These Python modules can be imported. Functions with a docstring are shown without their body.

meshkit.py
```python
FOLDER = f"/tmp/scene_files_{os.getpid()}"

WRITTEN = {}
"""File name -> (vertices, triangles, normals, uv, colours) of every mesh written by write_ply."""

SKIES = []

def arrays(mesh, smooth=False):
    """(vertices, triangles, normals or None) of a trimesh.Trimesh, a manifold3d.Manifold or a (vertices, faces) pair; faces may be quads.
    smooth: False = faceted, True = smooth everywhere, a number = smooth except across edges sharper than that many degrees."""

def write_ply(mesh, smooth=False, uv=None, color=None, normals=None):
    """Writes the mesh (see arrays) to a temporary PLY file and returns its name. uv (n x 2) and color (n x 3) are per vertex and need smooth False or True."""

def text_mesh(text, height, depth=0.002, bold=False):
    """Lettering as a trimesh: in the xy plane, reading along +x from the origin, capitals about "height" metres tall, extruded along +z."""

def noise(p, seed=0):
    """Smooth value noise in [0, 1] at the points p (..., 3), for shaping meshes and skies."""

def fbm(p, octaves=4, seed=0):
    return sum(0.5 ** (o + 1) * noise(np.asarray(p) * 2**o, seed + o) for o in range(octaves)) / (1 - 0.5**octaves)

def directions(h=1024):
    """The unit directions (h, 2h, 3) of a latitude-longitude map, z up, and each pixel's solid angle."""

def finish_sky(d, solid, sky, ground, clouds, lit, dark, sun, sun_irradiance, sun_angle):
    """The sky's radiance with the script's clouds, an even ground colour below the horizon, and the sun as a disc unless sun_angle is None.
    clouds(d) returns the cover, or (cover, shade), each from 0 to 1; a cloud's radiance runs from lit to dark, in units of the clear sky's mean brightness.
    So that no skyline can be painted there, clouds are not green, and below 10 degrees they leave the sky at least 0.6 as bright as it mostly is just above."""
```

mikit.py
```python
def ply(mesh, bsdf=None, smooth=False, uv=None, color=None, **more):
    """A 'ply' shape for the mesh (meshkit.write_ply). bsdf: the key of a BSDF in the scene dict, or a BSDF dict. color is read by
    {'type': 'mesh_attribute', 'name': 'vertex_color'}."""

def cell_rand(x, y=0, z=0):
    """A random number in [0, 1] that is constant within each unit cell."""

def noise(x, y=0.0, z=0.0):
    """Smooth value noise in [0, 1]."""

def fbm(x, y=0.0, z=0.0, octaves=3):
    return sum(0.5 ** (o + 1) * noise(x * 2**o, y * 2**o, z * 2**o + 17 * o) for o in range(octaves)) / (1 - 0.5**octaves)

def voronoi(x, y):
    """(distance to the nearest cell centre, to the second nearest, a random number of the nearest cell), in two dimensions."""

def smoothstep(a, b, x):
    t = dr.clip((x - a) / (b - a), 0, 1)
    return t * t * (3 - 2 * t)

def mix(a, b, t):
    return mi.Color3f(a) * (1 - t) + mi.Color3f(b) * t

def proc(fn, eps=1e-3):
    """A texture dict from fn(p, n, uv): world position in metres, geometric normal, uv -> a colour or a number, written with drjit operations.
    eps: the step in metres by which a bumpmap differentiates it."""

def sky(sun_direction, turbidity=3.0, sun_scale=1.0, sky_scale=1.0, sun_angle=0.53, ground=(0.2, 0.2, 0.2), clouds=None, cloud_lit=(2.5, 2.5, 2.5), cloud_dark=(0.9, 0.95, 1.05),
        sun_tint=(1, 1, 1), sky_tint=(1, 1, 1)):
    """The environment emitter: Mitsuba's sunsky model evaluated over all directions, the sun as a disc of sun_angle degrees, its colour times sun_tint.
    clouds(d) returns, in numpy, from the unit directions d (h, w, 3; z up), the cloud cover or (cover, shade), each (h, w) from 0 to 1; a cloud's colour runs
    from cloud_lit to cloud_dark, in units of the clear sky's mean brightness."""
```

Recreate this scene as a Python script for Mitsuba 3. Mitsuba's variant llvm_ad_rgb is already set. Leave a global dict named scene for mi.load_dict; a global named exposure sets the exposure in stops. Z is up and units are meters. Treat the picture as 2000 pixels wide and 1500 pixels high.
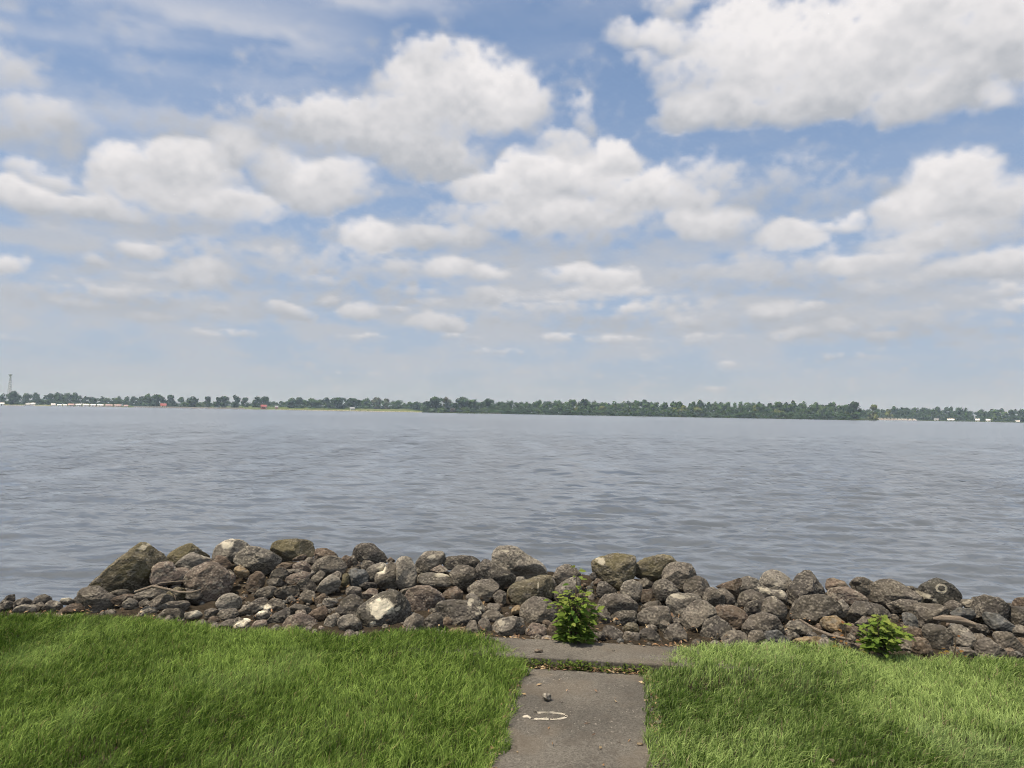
"""A lake shore: lawn and concrete path, a bank of boulders, open water and a wooded far shore."""
import math, random
import numpy as np, trimesh, shapely, mitsuba as mi, drjit as dr
import mikit, meshkit
from mikit import noise, fbm, mix, smoothstep, cell_rand

T = mi.ScalarTransform4f
scene, labels = {}, {}
rng = np.random.default_rng(7)

# ------------------------------------------------------------------ camera, sky, exposure
PITCH, ROLL = math.radians(2.14), math.radians(0.98)
scene['camera'] = {'type': 'perspective', 'fov': 69.41, 'fov_axis': 'x', 'near_clip': 0.05, 'far_clip': 6000.0,
    'to_world': T().look_at(origin=[0, 0, 1.75], target=[0, math.cos(PITCH), 1.75 + math.sin(PITCH)],
                            up=[-math.sin(ROLL), -math.sin(PITCH) * math.cos(ROLL), math.cos(PITCH) * math.cos(ROLL)]),
    'medium': {'type': 'ref', 'id': 'haze_air'}}
exposure = 1.9
SUN_AZ, SUN_EL = math.radians(-112), math.radians(66)       # azimuth from the view direction (+y), clockwise
SUN = [math.cos(SUN_EL) * math.sin(SUN_AZ), math.cos(SUN_EL) * math.cos(SUN_AZ), math.sin(SUN_EL)]

# cumulus: azimuth and elevation of the middle, half width and half height (degrees), opacity, greyness
PUFFS = [(18.3, 24.8, 6.6, 3.75, 1, 0), (25.9, 24.7, 8.4, 4.14, 1, 0), (33.5, 23.2, 5.3, 3.66, 1, 0.1), (16.1, 21.9, 4.0, 1.61, 1, 0.25), (22.5, 22.1, 5.6, 1.77, 1, 0.2), (29.4, 21.3, 4.4, 1.90, 1, 0.1), (11.1, 26.6, 2.7, 1.28, 0.7, 0), (13.0, 28.4, 2.3, 1.23, 0.6, 0), (33.8, 20.2, 1.9, 0.60, 0.5, 0.1), (-5.2, 23.9, 5.6, 2.67, 1, 0), (-2.0, 22.8, 4.4, 2.73, 1, 0.05), (-7.6, 21.8, 4.0, 2.06, 1, 0.1), (-6.5, 25.8, 2.2, 1.15, 0.7, 0), (-15.3, 21.3, 3.4, 1.55, 0.85, 0.1), (-12.2, 20.2, 5.9, 2.24, 0.95, 0.25), (-8.7, 18.8, 5.6, 1.78, 0.95, 0.3), (5.3, 21.6, 1.2, 1.74, 0.5, 0.1), (3.3, 19.8, 2.4, 1.07, 0.6, 0.2), (-28.2, 15.7, 2.4, 1.80, 1, 0), (-25.0, 16.2, 3.7, 2.01, 1, 0.1), (-21.2, 18.1, 2.1, 1.86, 1, 0), (-24.7, 14.5, 6.6, 1.37, 1, 0.15), (-33.8, 13.2, 2.3, 1.14, 1, 0), (-30.3, 13.1, 4.0, 1.05, 1, 0.2), (-33.0, 14.6, 2.0, 0.95, 0.7, 0.2), (-33.6, 17.4, 3.2, 1.82, 0.7, 0.35), (-15.1, 16.1, 4.0, 1.86, 1, 0.05), (-18.1, 16.9, 2.2, 1.75, 0.8, 0.2), (-0.9, 16.9, 4.4, 1.91, 1, 0), (4.1, 17.8, 5.1, 2.18, 1, 0), (7.3, 19.1, 2.0, 1.43, 1, 0), (9.7, 16.3, 4.2, 1.83, 1, 0.05), (2.2, 14.9, 7.5, 1.57, 1, 0.2), (14.3, 17.5, 3.3, 1.60, 0.6, 0.2), (12.8, 15.6, 2.3, 1.46, 0.8, 0.15), (14.9, 14.0, 3.1, 1.53, 1, 0), (30.9, 15.2, 3.3, 2.25, 1, 0), (28.7, 13.7, 2.7, 1.73, 1, 0.1), (32.9, 13.7, 2.7, 1.97, 1, 0.05), (30.5, 12.0, 4.8, 1.13, 0.9, 0.3), (27.2, 11.1, 2.8, 0.76, 0.8, 0.15), (-10.7, 12.8, 2.6, 1.20, 1, 0), (-5.8, 13.1, 4.0, 1.14, 0.8, 0.2), (20.5, 12.7, 2.5, 1.29, 1, 0.05), (23.2, 13.5, 2.0, 0.63, 0.6, 0), (24.6, 10.7, 2.1, 0.85, 1, 0), (33.7, 10.0, 2.9, 1.23, 1, 0.05), (30.8, 9.8, 2.6, 0.87, 0.8, 0.2), (-5.3, 10.9, 2.1, 0.92, 1, 0), (-2.1, 10.6, 1.6, 0.70, 1, 0), (-8.9, 10.9, 2.4, 0.69, 0.6, 0.2), (4.6, 10.5, 2.6, 1.08, 1, 0), (7.4, 9.9, 2.7, 1.31, 1, 0.05), (5.1, 8.9, 4.3, 0.62, 0.7, 0.3), (16.2, 10.3, 2.9, 0.97, 0.5, 0.3), (-27.3, 10.7, 1.8, 0.62, 0.8, 0.05), (-23.0, 9.1, 2.8, 1.22, 1, 0.05), (-27.8, 7.7, 2.2, 0.69, 0.7, 0.15), (-34.6, 8.7, 1.1, 0.84, 0.9, 0.05), (-29.6, 9.5, 0.9, 0.41, 0.6, 0.1), (-1.7, 8.8, 2.8, 0.86, 0.7, 0.2), (-14.0, 8.2, 1.1, 0.49, 0.9, 0), (-16.9, 7.0, 1.8, 0.68, 0.8, 0.05), (-11.7, 7.3, 1.6, 0.77, 1, 0), (-5.8, 6.7, 2.3, 0.86, 1, -0.1), (-26.0, 6.1, 2.3, 0.50, 0.6, 0.15), (8.8, 7.9, 1.8, 0.47, 0.8, 0), (2.3, 7.9, 3.2, 0.71, 0.6, 0.25), (13.2, 6.9, 2.2, 0.69, 0.6, 0.1), (19.8, 7.7, 2.4, 0.89, 0.8, 0.05), (22.3, 7.7, 1.2, 0.51, 0.9, 0), (21.2, 5.9, 2.2, 0.55, 0.8, 0.05), (24.1, 6.3, 1.4, 0.58, 0.9, 0), (26.7, 5.7, 1.8, 0.49, 0.8, 0.05), (7.9, 5.6, 2.3, 0.39, 0.6, 0.1), (-1.2, 4.6, 2.4, 0.32, 0.5, 0.1), (-34.3, 4.2, 1.2, 0.26, 0.5, 0.1), (31.4, 7.9, 1.4, 0.47, 0.5, 0.1), (-16.0, 19.6, 12.8, 2.56, 0.42, 0.35), (-25.3, 12.9, 11.7, 1.55, 0.4, 0.4), (5.8, 13.1, 15.7, 2.26, 0.42, 0.4), (22.6, 10.0, 12.7, 2.68, 0.45, 0.4), (-15.7, 9.8, 16.4, 2.61, 0.42, 0.4), (-27.6, 7.1, 10.2, 1.39, 0.4, 0.4), (9.8, 7.3, 17.7, 1.74, 0.42, 0.4), (27.5, 6.2, 8.6, 1.40, 0.4, 0.4), (19.1, 16.0, 8.8, 2.11, 0.35, 0.35), (24.3, 4.2, 2.0, 0.29, 0.4, 0.2)]


def sstep(a, b, x):
    t = np.clip((x - a) / (b - a), 0, 1)
    return t * t * (3 - 2 * t)

def clouds(d):
    el = np.degrees(np.arcsin(np.clip(d[..., 2], -1, 1)))
    az = np.degrees(np.arctan2(d[..., 0], d[..., 1]))
    low = 1 / np.clip(el / 20, 0.2, 1.2)                      # far clouds are smaller
    w1 = meshkit.fbm(d * 16, 4, 3) - 0.5
    w2 = meshkit.fbm(d * 16 + 31, 4, 8) - 0.5
    fine = meshkit.fbm(d * 34 + 5, 5, 12) - 0.5
    finer = meshkit.fbm(d * 90 + 9, 5, 17) - 0.5
    azw, elw = az + 5.0 * w1 / low, el + 3.2 * w2 / low
    r = random.Random(5)
    puffs = list(PUFFS)
    for _ in range(260):                                      # the same kind of sky all the way round
        a, e = r.uniform(-180, 180), math.degrees(math.asin(r.uniform(0.02, 0.98)))
        if abs(a) < 45 and e < 32:
            continue
        s = 0.35 + e / 22
        for _ in range(3):
            puffs.append((a + r.uniform(-4, 4) * s, e + r.uniform(-1, 1) * s, r.uniform(3, 6) * s / max(0.3, math.cos(math.radians(e))), r.uniform(1.2, 2.4) * s, 1, r.uniform(0, .2)))
    for _ in range(110):                                      # small faint puffs low over the far shore, all round
        a, e = r.uniform(-180, 180), r.uniform(1.8, 9.5)
        puffs.append((a, e, r.uniform(.8, 2.6) * (.4 + e / 9), r.uniform(.22, .55) * (.4 + e / 9), r.uniform(.40, .66), r.uniform(-.1, .15)))
    F = np.full(el.shape, -1.0); Y = np.zeros(el.shape); O = np.zeros(el.shape); S = np.full(el.shape, 0.008); W = np.full(el.shape, 0.02)
    rows = el[:, 0]
    for a, e, ra, re, op, sh in puffs:
        j0, j1 = np.searchsorted(-rows, -(e + 2.4 * re + 2)), np.searchsorted(-rows, -(e - 2.4 * re - 2))
        j1 = max(j1, j0 + 1)
        x = ((azw[j0:j1] - a + 180) % 360 - 180) / ra
        y = (elw[j0:j1] - e) / re
        q = x * x + np.where(y < 0, (y * 1.35) ** 2, y * y)
        f = 1 - q
        m = np.clip(f + 0.55, 0, None) ** 2
        F[j0:j1] = np.maximum(F[j0:j1], f * op + (op - 1))
        W[j0:j1] += m
        S[j0:j1] += m * (0.34 - 0.52 * np.clip(y, -1.2, 1.2) + 0.8 * sh); Y[j0:j1] += m * np.clip(y, -1, 1)
        O[j0:j1] = np.maximum(O[j0:j1], op * (f > -0.6))
    tiny = (meshkit.fbm(np.stack([az * 1.5, el * 3.6, az * 0], -1), 4, 71) - .5) * np.clip(1.3 - el / 10, 0, 1) * 2.6
    top = .5 + .5 * Y / W
    cov = sstep(-1.15 + .50 * top, 0.70 - .35 * top, F * .95 + 1.6 * fine + 1.15 * finer + tiny)
    broad = meshkit.fbm(d * 9 + 70, 3, 61) - 0.5
    shade = np.clip(S / W + 0.45 * broad + 0.42 * fine + 0.45 * finer, 0.0, 0.78)
    # high streaked veil in the upper left, thin haze of small cloud towards the horizon
    st = meshkit.fbm(np.stack([az * 0.035 + el * 0.05, el * 0.34 - az * .02, az * 0], -1) + 3 * w1[..., None] * 0.2, 6, 21)
    veil = sstep(0.38, 0.72, st) * sstep(16, 22, el) * (0.25 + 0.75 * sstep(2, -14, az)) * 0.72
    veil = np.maximum(veil, .80 * np.exp(-((az + 25) / 13) ** 4 - ((el - 24.6 - .06 * (az + 25)) / 3.0) ** 2) * sstep(.22, .56, st))
    speck = meshkit.fbm(np.stack([az * 0.22, el * 0.85, az * 0], -1), 5, 33)
    band = 0.85 * sstep(0.36, 0.70, speck) * np.exp(-((el - 8.5) / 7.0) ** 2)
    hz = 0.88 * np.exp(-np.clip(el, 0, 90) / 17.0)
    free = 1 - cov
    total = cov + free * (1 - (1 - veil) * (1 - band) * (1 - hz))
    vs = 0.16 * np.ones_like(el)
    hs = 0.95
    wv = free * veil + 1e-6; wb = free * band * 1.0; wh = free * hz
    far = np.exp(-np.clip(el, 0, 90) / 7.0)
    sh = (cov * (shade * (1 - 0.7 * far) + 0.7 * far * 0.95) + wv * vs + wb * 0.6 + wh * hs) / (cov + wv + wb + wh)
    return total, sh

scene['sky'] = mikit.sky(SUN, turbidity=3.0, clouds=clouds, cloud_lit=(2.45, 2.37, 2.36), cloud_dark=(1.00, 1.09, 1.22), sky_scale=1.0, sun_scale=1.0)

# ------------------------------------------------------------------ helpers
TAKEN = set()
def numbered(name):
    key, n = name, 0
    while key in TAKEN:
        n += 1
        key = f'{name}_{n:03d}'
    TAKEN.add(key)
    return key

def thing(name, label, cat, group=None):
    k = numbered(name)
    labels[k] = {'label': label, 'category': cat}
    if group:
        labels[k]['group'] = group
    return k

def put(key, mesh, bsdf, **kw):
    scene[key] = mikit.ply(mesh, bsdf, **kw)
    return key

def part(parent, name, mesh, bsdf, **kw):
    return put(numbered(f'{parent}__{name}'), mesh, bsdf, **kw)

def structure(name, mesh, bsdf, **kw):
    put(numbered(name), mesh, bsdf, **kw)
    labels[name] = {'kind': 'structure'}

def stuff(name, mesh, bsdf, label, cat, **kw):
    k = put(numbered(name), mesh, bsdf, **kw)
    labels[k] = {'kind': 'stuff', 'label': label, 'category': cat}

def grid_faces(nr, nc):
    i = np.arange(nr - 1)[:, None] * nc + np.arange(nc - 1)[None]
    return np.stack([i, i + 1, i + nc + 1, i + nc], -1).reshape(-1, 4)

def tube(points, radii, sides=6):
    P = np.asarray(points, float); n = len(P)
    R = np.broadcast_to(np.asarray(radii, float), (n,))
    V = []
    for i in range(n):
        t = P[min(i + 1, n - 1)] - P[max(i - 1, 0)]; t /= np.linalg.norm(t) + 1e-9
        a = np.cross(t, [0, 0, 1.0] if abs(t[2]) < .9 else [1.0, 0, 0]); a /= np.linalg.norm(a); b = np.cross(t, a)
        ang = np.arange(sides) * 2 * np.pi / sides
        V.append(P[i] + R[i] * (np.cos(ang)[:, None] * a + np.sin(ang)[:, None] * b))
    V = np.vstack(V + [P[:1], P[-1:]])
    Fc = []
    for i in range(n - 1):
        for j in range(sides):
            a, b = i * sides + j, i * sides + (j + 1) % sides
            Fc += [[a, b, b + sides], [a, b + sides, a + sides]]
    for j in range(sides):
        Fc += [[n * sides, (j + 1) % sides, j], [n * sides + 1, (n - 1) * sides + j, (n - 1) * sides + (j + 1) % sides]]
    return trimesh.Trimesh(V, Fc, process=False)

def box(x0, x1, y0, y1, z0, z1):
    m = trimesh.creation.box(extents=[x1 - x0, y1 - y0, z1 - z0]); m.apply_translation([(x0 + x1) / 2, (y0 + y1) / 2, (z0 + z1) / 2])
    return m

cat = trimesh.util.concatenate
ANG = math.radians(7)                       # the wall and path are turned 7 degrees to the right
def W(u, v, z):                             # along the wall, towards the water, up
    u, v, z = np.broadcast_arrays(np.asarray(u, float), v, z)
    return np.stack([u * math.cos(ANG) + v * math.sin(ANG), -u * math.sin(ANG) + v * math.cos(ANG), z], -1)
V_FRONT, V_BACK = 5.185, 5.597

# ------------------------------------------------------------------ materials
def two(b): return {'type': 'twosided', 'bsdf': b}
def rgb(*c): return {'type': 'rgb', 'value': list(c)}
def plain(c, rough=0.8, **kw): return two({'type': 'principled', 'base_color': rgb(*c), 'roughness': rough, 'specular': 0.3, **kw})

TONES = 'gdbmpwtskxy'
PAL = {'g': (.092, .085, .075), 'd': (.055, .052, .048), 'b': (.090, .071, .056), 'm': (.088, .081, .056), 'p': (.122, .102, .089), 'w': (.118, .112, .100),
       't': (.178, .138, .085), 's': (.142, .135, .120), 'k': (.068, .074, .078), 'x': (.068, .066, .060), 'y': (.046, .047, .044)}
LICH = {'g': .5, 'd': .45, 'b': .3, 'm': .4, 'p': .75, 'w': .8, 't': .5, 's': 1.0, 'k': .25, 'x': .45, 'y': .3}
MARKS = [
    (-1.030, 6.046, 0.155, 0.108, 0.058, 1),
    (-1.045, 6.027, 0.094, 0.037, 0.029, 1),
    (-1.089, 6.003, 0.035, 0.025, 0.016, 1),
    (-0.903, 6.061, 0.132, 0.021, 0.017, 1),
    (-2.753, 7.225, 0.412, 0.070, 0.040, 0.75),
    (-1.163, 6.892, 0.287, 0.057, 0.033, 0.75),
    (-0.596, 6.759, 0.256, 0.065, 0.019, 0.5),
    (-0.722, 7.042, 0.364, 0.034, 0.019, 0.5),
    (2.239, 6.516, 0.220, 0.036, 0.027, 0.5),
    (2.381, 6.464, 0.213, 0.027, 0.027, 0.5),
    (2.390, 6.678, 0.252, 0.023, 0.018, 0.5),
    (-3.423, 6.868, 0.427, 0.033, 0.024, 0.5),
    (0.852, 6.852, 0.381, 0.042, 0.028, 0.5),
    (0.258, 6.508, 0.215, 0.007, 0.040, 0.5),
    (-2.572, 6.184, 0.038, 0.047, 0.025, 0.8),
    (-0.045, 6.965, 0.438, 0.038, 0.014, 0.5),
    (1.432, 6.291, 0.218, 0.060, 0.017, 0.5),
    (-0.315, 6.316, 0.152, 0.026, 0.017, 0.5),
    (-0.244, 6.303, 0.088, 0.026, 0.013, 0.5),
    (3.621, 6.502, 0.211, 0.040, 0.022, 0.5),
    (3.682, 6.460, 0.179, 0.018, 0.018, 0.5),
    (-2.031, 6.275, 0.070, 0.047, 0.021, 0.9),
    (-2.140, 5.957, 0.010, 0.053, 0.029, 0.95),
    (-3.849, 6.473, 0.053, 0.040, 0.018, 0.5),
    (-0.056, 5.887, 0.077, 0.032, 0.020, 0.5),
]
RING = (3.746, 6.448, 0.284, 0.049, 0.040)

def rock_color(p, n, uv):
    t, r = dr.floor(uv.x), uv.x - dr.floor(uv.x)
    base, lich, moss = mi.Color3f(0.1), mi.Float(0.5), mi.Float(0.0)
    for i, k in enumerate(TONES):
        on = (t > i - 0.5) & (t < i + 0.5)
        base = dr.select(on, mi.Color3f(*PAL[k]), base)
        lich = dr.select(on, mi.Float(LICH[k]), lich)
        if k == 'm':
            moss = dr.select(on, mi.Float(1.0), moss)
    o = r * 57
    big = fbm(p.x * 6 + o, p.y * 6, p.z * 6 + o, 3)
    med = fbm(p.x * 26 + o, p.y * 26, p.z * 26, 3)
    grain = noise(p.x * 78, p.y * 78, p.z * 78 + o)
    fine = noise(p.x * 170, p.y * 170, p.z * 170)
    c = base * (0.45 + 1.1 * big) * (0.5 + 1.0 * grain) * (0.8 + 0.35 * r)
    c = mix(c, mi.Color3f(.035, .033, .03), 0.55 * smoothstep(.56, .72, med))                    # dark crust
    l = smoothstep(.50, .66, 0.55 * med + 0.45 * grain + 0.10 * (big - .5) + 0.05 * n.z) * lich
    c = mix(c, mi.Color3f(.31, .295, .255) * (0.6 + 0.6 * fine), 0.75 * l)                            # pale crust lichen
    l2 = smoothstep(.60, .68, fbm(p.x * 17 + 9 + o, p.y * 17, p.z * 17, 2)) * smoothstep(.45, .6, grain)
    c = mix(c, mi.Color3f(.21, .20, .165), 0.6 * l2 * lich)
    mo = .8 * smoothstep(.42, .62, fbm(p.x * 8 + 3, p.y * 8, p.z * 8 + o, 3)) * (0.14 + 0.5 * moss) * (0.4 + 0.6 * fine)
    c = mix(c, mi.Color3f(.100, .090, .034), mo)
    m = mi.Float(0.0)
    wob = (fbm(p.x * 34, p.y * 34, p.z * 20, 4) - .5) * 1.3
    for x, y, z, rx, rz, st in MARKS:
        q = dr.square((p.x - x) / rx) + dr.square((p.z - z) / rz) + dr.square((p.y - y) / 0.3)
        m = dr.maximum(m, st * smoothstep(1.2, 0.7, dr.sqrt(q) + wob))
    x, y, z, rx, rz = RING
    q = dr.sqrt(dr.square((p.x - x) / rx) + dr.square((p.z - z) / rz) + dr.square((p.y - y) / 0.3))
    m = dr.maximum(m, .6 * smoothstep(.30, .12, dr.abs(q - .8 + wob * .2)))
    return mix(c, mi.Color3f(.60, .575, .47) * (0.75 + 0.3 * big + .2 * fine), 0.93 * m * (1 - .5 * smoothstep(.5, .75, grain) * (1.0 - m)))

def rock_bump(p, n, uv):
    return fbm(p.x * 16, p.y * 16, p.z * 16, 4) * 0.028 + noise(p.x * 90, p.y * 90, p.z * 90) * 0.0045

scene['rock_material'] = two({'type': 'bumpmap', 'arbitrary': mikit.proc(rock_bump, 2e-3), 'scale': 1.0,
    'bsdf': {'type': 'principled', 'base_color': mikit.proc(rock_color), 'roughness': 0.82, 'specular': 0.35}})

def concrete(p, n, uv):
    big = fbm(p.x * 2.3, p.y * 2.3, 0, 4)
    agg = noise(p.x * 130, p.y * 130, 3); fine = noise(p.x * 260, p.y * 260, 7)
    c = mix(mi.Color3f(.067, .065, .059), mi.Color3f(.100, .096, .086), smoothstep(.3, .7, big))
    c = c * (0.45 + 0.65 * agg + 0.45 * fine)
    c = mix(c, mi.Color3f(.06, .053, .045), 0.35 * smoothstep(.58, .78, fbm(p.x * 9 + 4, p.y * 9, 2, 3)))
    pale = smoothstep(.86, .92, noise(p.x * 75 + 11, p.y * 75, 1)) * smoothstep(.4, .7, fbm(p.x * 5, p.y * 5, 6, 2))
    c = mix(c, mi.Color3f(.27, .25, .22), pale * .5)
    dirt = smoothstep(.55, .7, fbm(p.x * 4 + 20, p.y * 4, 9, 3))
    return mix(c, mi.Color3f(.105, .088, .066), .3 * dirt)
def concrete_bump(p, n, uv): return noise(p.x * 130, p.y * 130, p.z * 60) * 0.0035 + fbm(p.x * 30, p.y * 30, 0, 2) * 0.004
scene['concrete_material'] = two({'type': 'bumpmap', 'arbitrary': mikit.proc(concrete_bump, 2e-3), 'scale': 1.0,
    'bsdf': {'type': 'principled', 'base_color': mikit.proc(concrete), 'roughness': 0.9, 'specular': 0.25}})

def soil(p, n, uv):
    a = fbm(p.x * 12, p.y * 12, p.z * 12, 4)
    return mix(mi.Color3f(.018, .016, .013), mi.Color3f(.058, .049, .038), a) * (0.6 + 0.8 * noise(p.x * 90, p.y * 90, p.z * 90))
scene['soil_material'] = two({'type': 'diffuse', 'reflectance': mikit.proc(soil)})

def land(p, n, uv):
    a = fbm(p.x * .03, p.y * .03, 0, 3)
    g = mix(mi.Color3f(.075, .110, .036), mi.Color3f(.125, .150, .066), smoothstep(.35, .65, a))
    sand = smoothstep(-.05, -.4, p.z + (a - .5) * .6)
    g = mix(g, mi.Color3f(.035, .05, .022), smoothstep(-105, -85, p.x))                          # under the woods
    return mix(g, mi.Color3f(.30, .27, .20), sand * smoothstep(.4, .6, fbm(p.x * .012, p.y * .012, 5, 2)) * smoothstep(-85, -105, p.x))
scene['land_material'] = two({'type': 'diffuse', 'reflectance': mikit.proc(land)})

def water_rough(p, n, uv):
    d = dr.sqrt(p.x * p.x + p.y * p.y)
    return 0.09 + 0.08 * smoothstep(20, 200, d) + 0.16 * (fbm(p.x * .035, p.y * .012, 0, 4) - .5) * smoothstep(40, 120, d)
def water_bump(p, n, uv):
    x, y = p.x * 0.9 + p.y * 0.15, p.y - p.x * 0.12
    gust = 0.25 + 1.5 * noise(p.x * .55 + p.y * .02, p.y * .035 - p.x * .004, 9) * (0.4 + 1.2 * noise(p.x * .05, p.y * .012, 3))
    return ((fbm(x * 1.5, y * 4.2, 1, 2) - .5) * 0.022 + (fbm(x * 5, y * 13, 4, 2) - .5) * 0.0075) * gust + (fbm(p.x * .6, p.y * .24, 2, 2) - .5) * 0.20 * smoothstep(30, 90, p.y)
scene['water_material'] = {'type': 'bumpmap', 'arbitrary': mikit.proc(water_bump, 1e-2), 'scale': 1.0,
    'bsdf': {'type': 'principled', 'base_color': rgb(.073, .089, .111), 'roughness': mikit.proc(water_rough), 'eta': 1.333}}
scene['grass_material'] = {'type': 'principledthin', 'base_color': {'type': 'mesh_attribute', 'name': 'vertex_color'}, 'roughness': 0.42, 'diff_trans': 0.75, 'eta': 1.4}
scene['leaf_material'] = {'type': 'principledthin', 'base_color': {'type': 'mesh_attribute', 'name': 'vertex_color'}, 'roughness': 0.38, 'diff_trans': 0.6, 'eta': 1.45}
scene['foliage_material'] = two({'type': 'diffuse', 'reflectance': {'type': 'mesh_attribute', 'name': 'vertex_color'}})
scene['bark_material'] = plain((.085, .068, .05), .9)
scene['white_paint'] = plain((.74, .73, .69), .6)
scene['cream_paint'] = plain((.66, .60, .50), .6)
scene['red_paint'] = plain((.30, .085, .075), .7)
scene['pink_roof'] = plain((.45, .32, .29), .8)
scene['white_roof'] = plain((.72, .70, .67), .7)
scene['grey_roof'] = plain((.30, .31, .33), .8)
scene['dark_glass'] = plain((.03, .035, .04), .2)
scene['steel_paint'] = plain((.42, .44, .46), .6)
scene['dock_wood'] = plain((.36, .33, .29), .9)
scene['pale_stone'] = plain((.40, .38, .33), .9)
def driftwood(p, n, uv):
    g = noise(p.x * 30 + p.y * 160, p.y * 40, p.z * 220)
    return mix(mi.Color3f(.075, .062, .05), mi.Color3f(.24, .21, .175), g)
scene['driftwood_material'] = two({'type': 'principled', 'base_color': mikit.proc(driftwood), 'roughness': .9, 'specular': .2})
scene['litter_material'] = two({'type': 'diffuse', 'reflectance': {'type': 'mesh_attribute', 'name': 'vertex_color'}})
def crust(p, n, uv): return mi.Color3f(.46, .44, .38) * (0.6 + 0.6 * noise(p.x * 120, p.y * 120, p.z * 120))
scene['crust_material'] = two({'type': 'diffuse', 'reflectance': mikit.proc(crust)})

# ------------------------------------------------------------------ ground, water, far land
us = np.r_[-1690, -400, -80, np.linspace(-30, 30, 41), 80, 400, 1690]
vs = np.r_[-1690, -300, -60, -20, np.linspace(-8, 5.6, 22), 5.9, 6.6, 9, 30, 200, 700]
uu, vv = np.meshgrid(us, vs)
zz = np.interp(vv, [-60, 5.62, 5.95, 6.6, 9, 30, 800], [-.03, -.012, -.03, -.9, -2.0, -2.8, -3.0])
structure('ground', (W(uu, vv, zz).reshape(-1, 3), grid_faces(*uu.shape)), 'soil_material')

BANK_FOOT = [(-7.81, 5.226), (-7.40, 5.282), (-6.99, 5.337), (-6.57, 5.393), (-6.16, 5.449), (-5.75, 5.505), (-5.33, 5.561), (-4.92, 5.617), (-4.49, 5.664), (-4.05, 5.680), (-3.59, 5.663), (-3.08, 5.551), (-2.64, 5.503), (-2.23, 5.512), (-1.82, 5.522), (-1.43, 5.561), (-1.05, 5.599), (-0.66, 5.632), (-0.27, 5.657), (0.11, 5.683), (0.49, 5.708), (0.87, 5.713), (1.24, 5.719), (1.60, 5.736), (1.97, 5.754), (2.33, 5.781), (2.70, 5.818), (3.06, 5.854), (3.43, 5.896), (3.79, 5.938), (4.16, 5.979), (4.53, 6.021), (4.89, 6.062), (5.26, 6.104), (5.62, 6.145)]
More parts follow.
